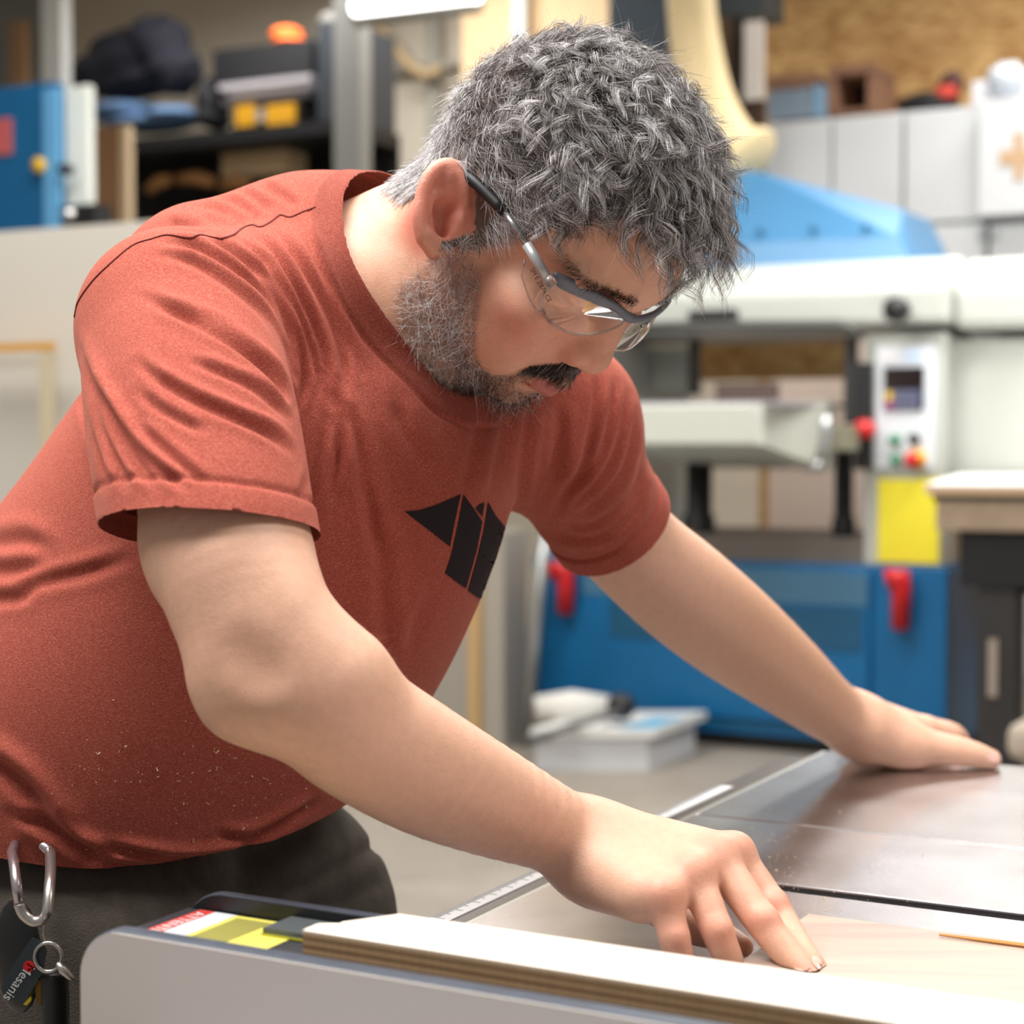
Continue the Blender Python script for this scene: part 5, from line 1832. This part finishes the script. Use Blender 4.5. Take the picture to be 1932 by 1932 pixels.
ax_t = axis[:, None] * (t - .55 * t ** 2)[None, :, None] * .95 + flow[:, None] * (t ** 1.6)[None, :, None] * .62
ang = ph[:, None] + turns[:, None] * 2 * math.pi * t[None]
amp = cr[:, None] * np.minimum(1, t * 2.2)[None]
guide = p[:, None] + ln[:, None, None] * ax_t + (amp * (np.sin(ang) - np.sin(ang[:, :1])))[..., None] * u_[:, None] + (amp * hel[:, None] * (np.cos(ang) - np.cos(ang[:, :1])))[..., None] * w_[:, None]
j1 = RNG.normal(0, .0024, (NC, K, 1, 3))
j1 -= n_[:, None, None] * (j1 * n_[:, None, None]).sum(-1, keepdims=True)
j2 = RNG.normal(0, .0009, (NC, K, 1, 3))
sc_ = RNG.uniform(.82, 1.1, (NC, K, 1, 1))
tt = t[None, None, :, None]
pts = (p[:, None, None] + (guide - p[:, None])[:, None] * sc_ + j1 * (1 - .62 * tt) + j2 * tt).reshape(-1, S_, 3)
pts += (RNG.normal(0, .0004, (NC * K, 1, 3)) * np.sin(np.linspace(0, 4, S_))[None, :, None])
cw = np.repeat(RNG.uniform(.16, .70, NC), K)
push(pts, np.full(NC * K, .00019), greys(NC * K, cw, dark=(60, 47, 40), mid=(136, 122, 114)))
# loose flyaway hairs
p, n_, h = roots(sstep(-.001, .004, fsc) * fl, 160)
d0 = unit(n_ + RNG.normal(0, .6, (160, 3)))
cv = RNG.normal(0, .8, (160, 1, 3))
t8 = np.linspace(0, 1, 10)[None, :, None]
push(p[:, None] + (.03 + .02 * RNG.random((160, 1, 1))) * (d0[:, None] * t8 + cv * t8 ** 2 * .6), np.full(160, .00007), greys(160, .5))
m_hair = mat('hair', (.2, .18, .17), rough=.34, attr='Col', spec=.6)
hair = mk('hair', np.concatenate(allV), np.concatenate(allF), m_hair, person, True, cols=np.concatenate(allC))
tag(hair, 'curly salt-and-pepper hair', kind='stuff')

# beard and moustache
allV, allF, allC, nvt = [], [], [], 0
fb, fm = beard_w(fh[:, 0], fh[:, 2], fh[:, 1])
p, n_, h = roots(np.where(fm > -.001, 0, sstep(-.002, .008, fb)), 4600)
nb2 = len(p)
dr = unit(n_ * .62 + FW * .30 - UP * .40 + RNG.normal(0, .48, (nb2, 3)))
cv = RNG.normal(0, .85, (nb2, 1, 3))
cv2 = RNG.normal(0, .9, (nb2, 1, 3))
S_ = 7
t = np.linspace(0, 1, S_)[None, :, None]
bb, _ = beard_w(h[:, 0], h[:, 2], h[:, 1])
ln = (.004 + .0080 * sstep(.0, .014, bb)) * RNG.uniform(.6, 1.3, nb2)
pts = p[:, None] + ln[:, None, None] * (dr[:, None] * (t - .35 * t ** 2) + cv * t ** 2 * .75 - cv2 * t ** 3 * .5)
wh = .70 - .45 * sstep(.046, .080, h[:, 0]) + .25 * sstep(-.085, -.10, h[:, 2])
push(pts, np.full(nb2, .00015), greys(nb2, wh, dark=(62, 46, 38), mid=(160, 146, 138)))
p, n_, h = roots(sstep(-.001, .002, fm), 2600)
nm = len(p)
sd_ = np.sign(h[:, 1:2])
dr = unit(-UP * .9 + n_ * .45 + LF * sd_ * .45 + RNG.normal(0, .18, (nm, 3)))
ln = .0085 * RNG.uniform(.7, 1.2, nm)
push(p[:, None] + ln[:, None, None] * (dr[:, None] * t - n_[:, None] * .25 * t ** 2), np.full(nm, .00014), greys(nm, .10, dark=(40, 30, 26), mid=(92, 76, 66)))
beard = mk('beard', np.concatenate(allV), np.concatenate(allF), m_hair, person, True, cols=np.concatenate(allC))
tag(beard, 'short grey beard with a dark moustache', kind='stuff')
# eyebrows
for s in (-1, 1):
    allV, allF, allC, nvt = [], [], [], 0
    aL = fh[:, 1] * s
    du_ = fh[:, 2] - (.0470 + .10 * (aL - .012) - 3.0 * (aL - .012) ** 2)
    wbr = np.where((fh[:, 0] > .06) & (np.abs(du_) < .006), np.exp(-(du_ / .0030) ** 2) * sstep(.008, .020, aL) * sstep(.064, .052, aL), 0)
    p, n_, h = roots(wbr, 760)
    dr = unit(LF * s * .9 + UP * .35 + n_ * .35 + RNG.normal(0, .28, (760, 3)))
    push(p[:, None] + .0068 * (dr[:, None] * t - UP * .25 * t ** 2), np.full(760, .00012), greys(760, .04, dark=(38, 28, 24), mid=(70, 54, 46)))
    tag(mk('eyebrow', np.concatenate(allV), np.concatenate(allF), m_hair, person, True, cols=np.concatenate(allC)), 'dark eyebrow', kind='stuff')

# ------------------------------------------------------------------ safety glasses
M_gl = mat('frame_grey', srgb(104, 110, 122), rough=.45)
m_cl = bpy.data.materials.new('clear_lens')
m_cl.use_nodes = True
nt = m_cl.node_tree
nt.nodes.remove(nt.nodes['Principled BSDF'])
o_ = nt.nodes['Material Output']
trn = nt.nodes.new('ShaderNodeBsdfTransparent')
trn.inputs[0].default_value = (.97, .965, .96, 1)
glo = nt.nodes.new('ShaderNodeBsdfGlossy')
glo.inputs['Roughness'].default_value = .03
frs = nt.nodes.new('ShaderNodeFresnel')
frs.inputs[0].default_value = 1.55
mxs = nt.nodes.new('ShaderNodeMixShader')
nt.links.new(frs.outputs[0], mxs.inputs[0])
nt.links.new(trn.outputs[0], mxs.inputs[1])
nt.links.new(glo.outputs[0], mxs.inputs[2])
nt.links.new(mxs.outputs[0], o_.inputs['Surface'])
m_rim = mat('clear_rim', srgb(226, 220, 216), rough=.08)
m_rim.node_tree.nodes['Principled BSDF'].inputs['Transmission Weight'].default_value = .85
glasses = thing('safety_glasses', 'clear safety glasses with a grey brow bar on the man', 'glasses', hl(.10, 0, .02))



def gp(x, y, l):
    return headplane(x, y, l)


barp = smooth_poly([np.append(gp(x, y, l), hh) for x, y, l, hh in [(1043, 519, -.0660, .0034), (1062, 532, -.0610, .0052), (1090, 545, -.0500, .0058), (1122, 560, -.0370, .0054), (1155, 578, -.0210, .0046),
                    (1178, 594, -.0090, .0040), (1193, 602, 0, .0036), (1212, 601, .0120, .0038), (1235, 592, .0310, .0044), (1252, 578, .0480, .0044), (1259, 566, .0600, .0036), (1252, 556, .0680, .0030)]], 4)
gb = MB()
rings = []
for i, q in enumerate(barp):
    tg_ = unit(barp[min(i + 1, len(barp) - 1)][:3] - barp[max(i - 1, 0)][:3])
    up_ = unit(UP - tg_ * (UP @ tg_))
    fo_ = np.cross(tg_, up_)
    rings.append([q[:3] + fo_ * .0024 * math.cos(a) + up_ * q[3] * math.sin(a) for a in [2 * math.pi * k / 10 for k in range(10)]])
nr_ = len(rings)
gb.add([q for r_ in rings for q in r_], [(i * 10 + k, i * 10 + (k + 1) % 10, (i + 1) * 10 + (k + 1) % 10, (i + 1) * 10 + k) for i in range(nr_ - 1) for k in range(10)] + [tuple(range(9, -1, -1)), tuple(range(nr_ * 10 - 10, nr_ * 10))])
gb.build('brow_bar', M_gl, glasses, True)
LO = {-1: [(1046, 528, -.0645), (1085, 549, -.0510), (1122, 566, -.0360), (1158, 586, -.0200), (1178, 600, -.0090), (1172, 612, -.0095), (1150, 623, -.0170), (1115, 631, -.0290), (1080, 629, -.0410), (1050, 617, -.0510), (1030, 598, -.0580), (1023, 575, -.0630), (1030, 549, -.0660)],
      1: [(1208, 606, .0100), (1232, 597, .0300), (1251, 582, .0480), (1258, 572, .0600), (1252, 592, .0600), (1238, 608, .0540), (1212, 623, .0400), (1184, 634, .0270), (1162, 638, .0180), (1160, 630, .0120), (1180, 612, .0080)]}
for s in (-1, 1):
    if s < 0:
        lo_pts = [gp(*q) for q in LO[s]]
    else:
        b0_, b1_, b2_, b3_ = [tohead(gp(*q)) for q in [(1198, 606, .0060), (1234, 597, .0310), (1251, 583, .0480), (1258, 572, .0590)]]
        loc_ = [b0_, b1_, b2_, b3_, b3_ + [.001, .001, -.014], b2_ + [.004, .002, -.023], b1_ + [.005, .000, -.030], (b0_ + b1_) / 2 + [.003, -.004, -.030], b0_ + [.001, .000, -.018]]
        lo_pts = [hl(*q) for q in loc_]
    op = smooth_poly(lo_pts + [lo_pts[0]], 4)[:-1]
    n = len(op)
    cc = np.mean(op, 0)
    vv, ff = [], []
    for ring_ in range(6):
        k = 1 - ring_ / 6.0
        for q in op:
            vv.append(cc + (q - cc) * k + FW * .0012 * (1 - k * k))
    vv.append(cc + FW * .0012)
    for ring_ in range(5):
        for i in range(n):
            j = (i + 1) % n
            ff.append((ring_ * n + i, ring_ * n + j, (ring_ + 1) * n + j, (ring_ + 1) * n + i))
    for i in range(n):
        ff.append((5 * n + i, 5 * n + (i + 1) % n, 6 * n))
    ln_ = MB().add(vv, ff).build('lens', m_cl, glasses, True)
    MB().tube(op + [op[0]], .0010, 6, cap=False).build('lens_rim', m_rim, ln_, True)
    # side shield
    if s < 0:
        a_ = [gp(1046, 530, -.0650), gp(1026, 560, -.0655), gp(1028, 592, -.0600)]
        b_ = [gp(1020, 515, -.0725), gp(1005, 548, -.0725), gp(1012, 585, -.0690)]
        c_ = [gp(990, 490, -.0760), gp(984, 520, -.0760), gp(998, 562, -.0740)]
    else:
        a_, b_, c_ = [[hl(q[0], -q[1], q[2]) for q in tohead(np.array(g_))] for g_ in (a_, b_, c_)]
    MB().add(a_ + b_ + c_, [(0, 1, 4, 3), (1, 2, 5, 4), (3, 4, 7, 6), (4, 5, 8, 7)]).build('side_shield', m_cl, glasses, True)
    MB().tube([a_[2], b_[2], c_[2], c_[1], c_[0]], .0006, 5).build('shield_rim', m_rim, glasses, True)
    if s < 0:
        tpx = [(1046, 540), (1032, 524), (1012, 491), (994, 461), (950, 397), (905, 352), (886, 336), (866, 322), (838, 316)]
        tl_ = [-.0735, -.0755, -.0775, -.0785, -.0800, -.0805, -.0800, -.079, -.078]
        T = [headplane(x, y, l) for (x, y), l in zip(tpx, tl_)]
    else:
        T = [hl(q[0], .0735 + .0008 * i, q[2]) for i, q in enumerate([tohead(q) for q in T])]
    MB().tube([T[0], T[1]], [.0040, .0036], 8).build('hinge_block', m_rim, glasses, True)
    tm = MB().tube([T[1], T[2], T[3]], [.0034, .0036, .0034], 10).build('temple_sleeve', mat('silver_sleeve', srgb(186, 188, 190), rough=.35, metal=.4), glasses, True)
    MB().tube([T[3], T[4]], .0024, 10).build('temple_rod', mat('silver_rod', srgb(168, 168, 168), rough=.25, metal=.8), glasses, True)
    MB().tube(smooth_poly([T[4], T[5], T[6], T[7], T[8]], 4), .0040, 10).build('temple_tip', M_black, glasses, True)
    if s < 0:
        o0, x1_ = headplane(1010, 520, -.0772), headplane(1030, 556, -.0755)
        xd = unit(x1_ - o0)
        zd = unit(np.array([0, 0, CAMZ]) - o0)
        yd = np.cross(zd, xd)
        text('SM E Z87+ CE', (o0 + x1_) / 2, xd, yd, .0042, M_black, glasses, 'shield_print')

# ------------------------------------------------------------------ carabiner and keys at the belt
KD = 1.090
M_alu = mat('carabiner_alu', srgb(196, 192, 188), rough=.28, metal=.9)
kk = lambda x, y, d=0.0: P(x * .1822, 1580 + y * .1822, KD + d)
cab = thing('carabiner', 'silver carabiner hanging below the shirt hem', 'carabiner', kk(330, 880))
MB().tube(smooth_poly([kk(520, 150, .06), kk(525, 330, .03), kk(515, 500, .01), kk(495, 740), kk(470, 820), kk(420, 862), kk(340, 868), kk(250, 800), kk(208, 715), kk(200, 690)], 4), .0035, 10).build('body', M_alu, cab, True)
MB().tube([kk(200, 690), kk(170, 480), kk(140, 250, .02), kk(120, 160, .045), kk(160, 60, .075), kk(340, -20, .085), kk(520, 150, .06)], .0032, 10).build('gate', mat('gate_alu', srgb(200, 190, 196), rough=.25, metal=.9), cab, True)
ring_c = [kk(500 + 140 * math.cos(a), 1240 + 150 * math.sin(a), -.004) for a in np.linspace(0, 2 * math.pi, 28)]
kr = thing('key_ring', 'split key ring with clips hanging from the carabiner', 'key ring', kk(500, 1380))
MB().tube(ring_c, .0012, 8, cap=False).build('ring', M_alu, kr, True)
MB().tube(smooth_poly([kk(430, 850), kk(460, 900), kk(455, 1000), kk(470, 1090)], 3), .0009, 6).build('link', M_alu, kr, True)
MB().tube([kk(590, 1300, -.005), kk(650, 1370, -.005), kk(720, 1440, -.005), kk(770, 1480, -.005)], [.0015, .003, .0022, .0014], 8).build('swivel_clip', M_alu, kr, True)
tg = [(330, 1040), (440, 1090), (480, 1180), (440, 1400), (240, 1725), (200, 1715), (30, 1620), (12, 1560), (120, 1340)]
tago = MB().prism([kk(x, y, -.003) for x, y in tg], (0, .002, 0)).build('key_tag', mat('tag_slate', srgb(44, 54, 60), rough=.4))
tag(tago, 'dark slate key tag with white script hanging from the ring', 'key tag')
xd = unit(kk(120, 1600) - kk(270, 1390))
zd = np.array([0, -1., 0])
yd = np.cross(zd, xd)
text('Mesanis', kk(195, 1500, -.0035), xd, yd, .0085, mat('tag_print', (.75, .75, .75), rough=.6), tago, 'tag_lettering')
MB().disc(kk(300, 1335, -.003), (0, -1, 0), .0035, .0006, 10).build('tag_emblem', M_red, tago)
MB().prism([kk(x, y, .0045) for x, y in [(240, 1730), (320, 1640), (325, 1690), (275, 1740)]], (0, .002, 0)).build('yellow_corner', mat('tag_yellow', srgb(226, 196, 30), rough=.5), tago)
fob = MB().tube(smooth_poly([kk(560, 1400, .004), kk(570, 1560, .004), kk(575, 1800, .004), kk(570, 2050, .004)], 4), [.0085] * 13, 10)
tag(fob.build('key_fob', M_black, None, True), 'glossy black rod-shaped key fob below the ring', 'key fob')
bf = MB().blob(kk(180, 1230, .016), (.020, .006, .036))
tag(bf.build('car_key', mat('key_black', srgb(20, 20, 22), rough=.35), None, True), 'rounded black car key behind the slate tag', 'key')
for i, (x, a) in enumerate(((400, 0), (450, 1))):
    kp = [kk(x - 30, 1480, .006 + .002 * i), kk(x + 35, 1480, .006 + .002 * i), kk(x + 40, 1600, .006), kk(x + 20, 1740, .006), kk(x - 20, 1720, .006), kk(x - 35, 1590, .006)]
    tag(MB().prism(kp, (0, .0015, 0)).build('brass_key', mat('brass', srgb(120, 96, 44), rough=.35, metal=.8)), ['brass key beside the yellow tag corner', 'brass key beside the black fob'][i], 'key', 'brass keys')

# fine hairs on the forearms
apx = proj(fc)
anw = (SN[SF].mean(1) * (fc - np.array([0, 0, CAMZ]))).sum(1)
wa = np.where((fc[:, 1] < 1.14) & (apx[:, 0] > 420) & (apx[:, 0] < 1080) & (apx[:, 1] > 1180) & (fc[:, 1] < 1.12), 1., 0)
wl = np.where((fc[:, 1] > 1.52) & (apx[:, 0] > 1180) & (apx[:, 0] < 1640), 1.2, 0)
fhead, earm = np.ones(len(fc), bool), np.zeros(len(fc), bool)
p, n_, h = roots(wa + wl, 2600)
dr = unit(n_ * .5 + BV * .5 + GR * .5 + RNG.normal(0, .35, (2600, 3)))
t = np.linspace(0, 1, 4)[None, :, None]
v, f, c = strands(p[:, None] + (.006 * RNG.uniform(.5, 1.3, (2600, 1, 1))) * (dr[:, None] * t + RNG.normal(0, .3, (2600, 1, 3)) * t ** 2), np.full(2600, .000045), np.tile(np.array(srgb(196, 160, 124)), (2600, 1)))
tag(mk('arm_hair', v, f, m_hair, person, True, cols=c), 'fine fair hair on the forearms', kind='stuff')
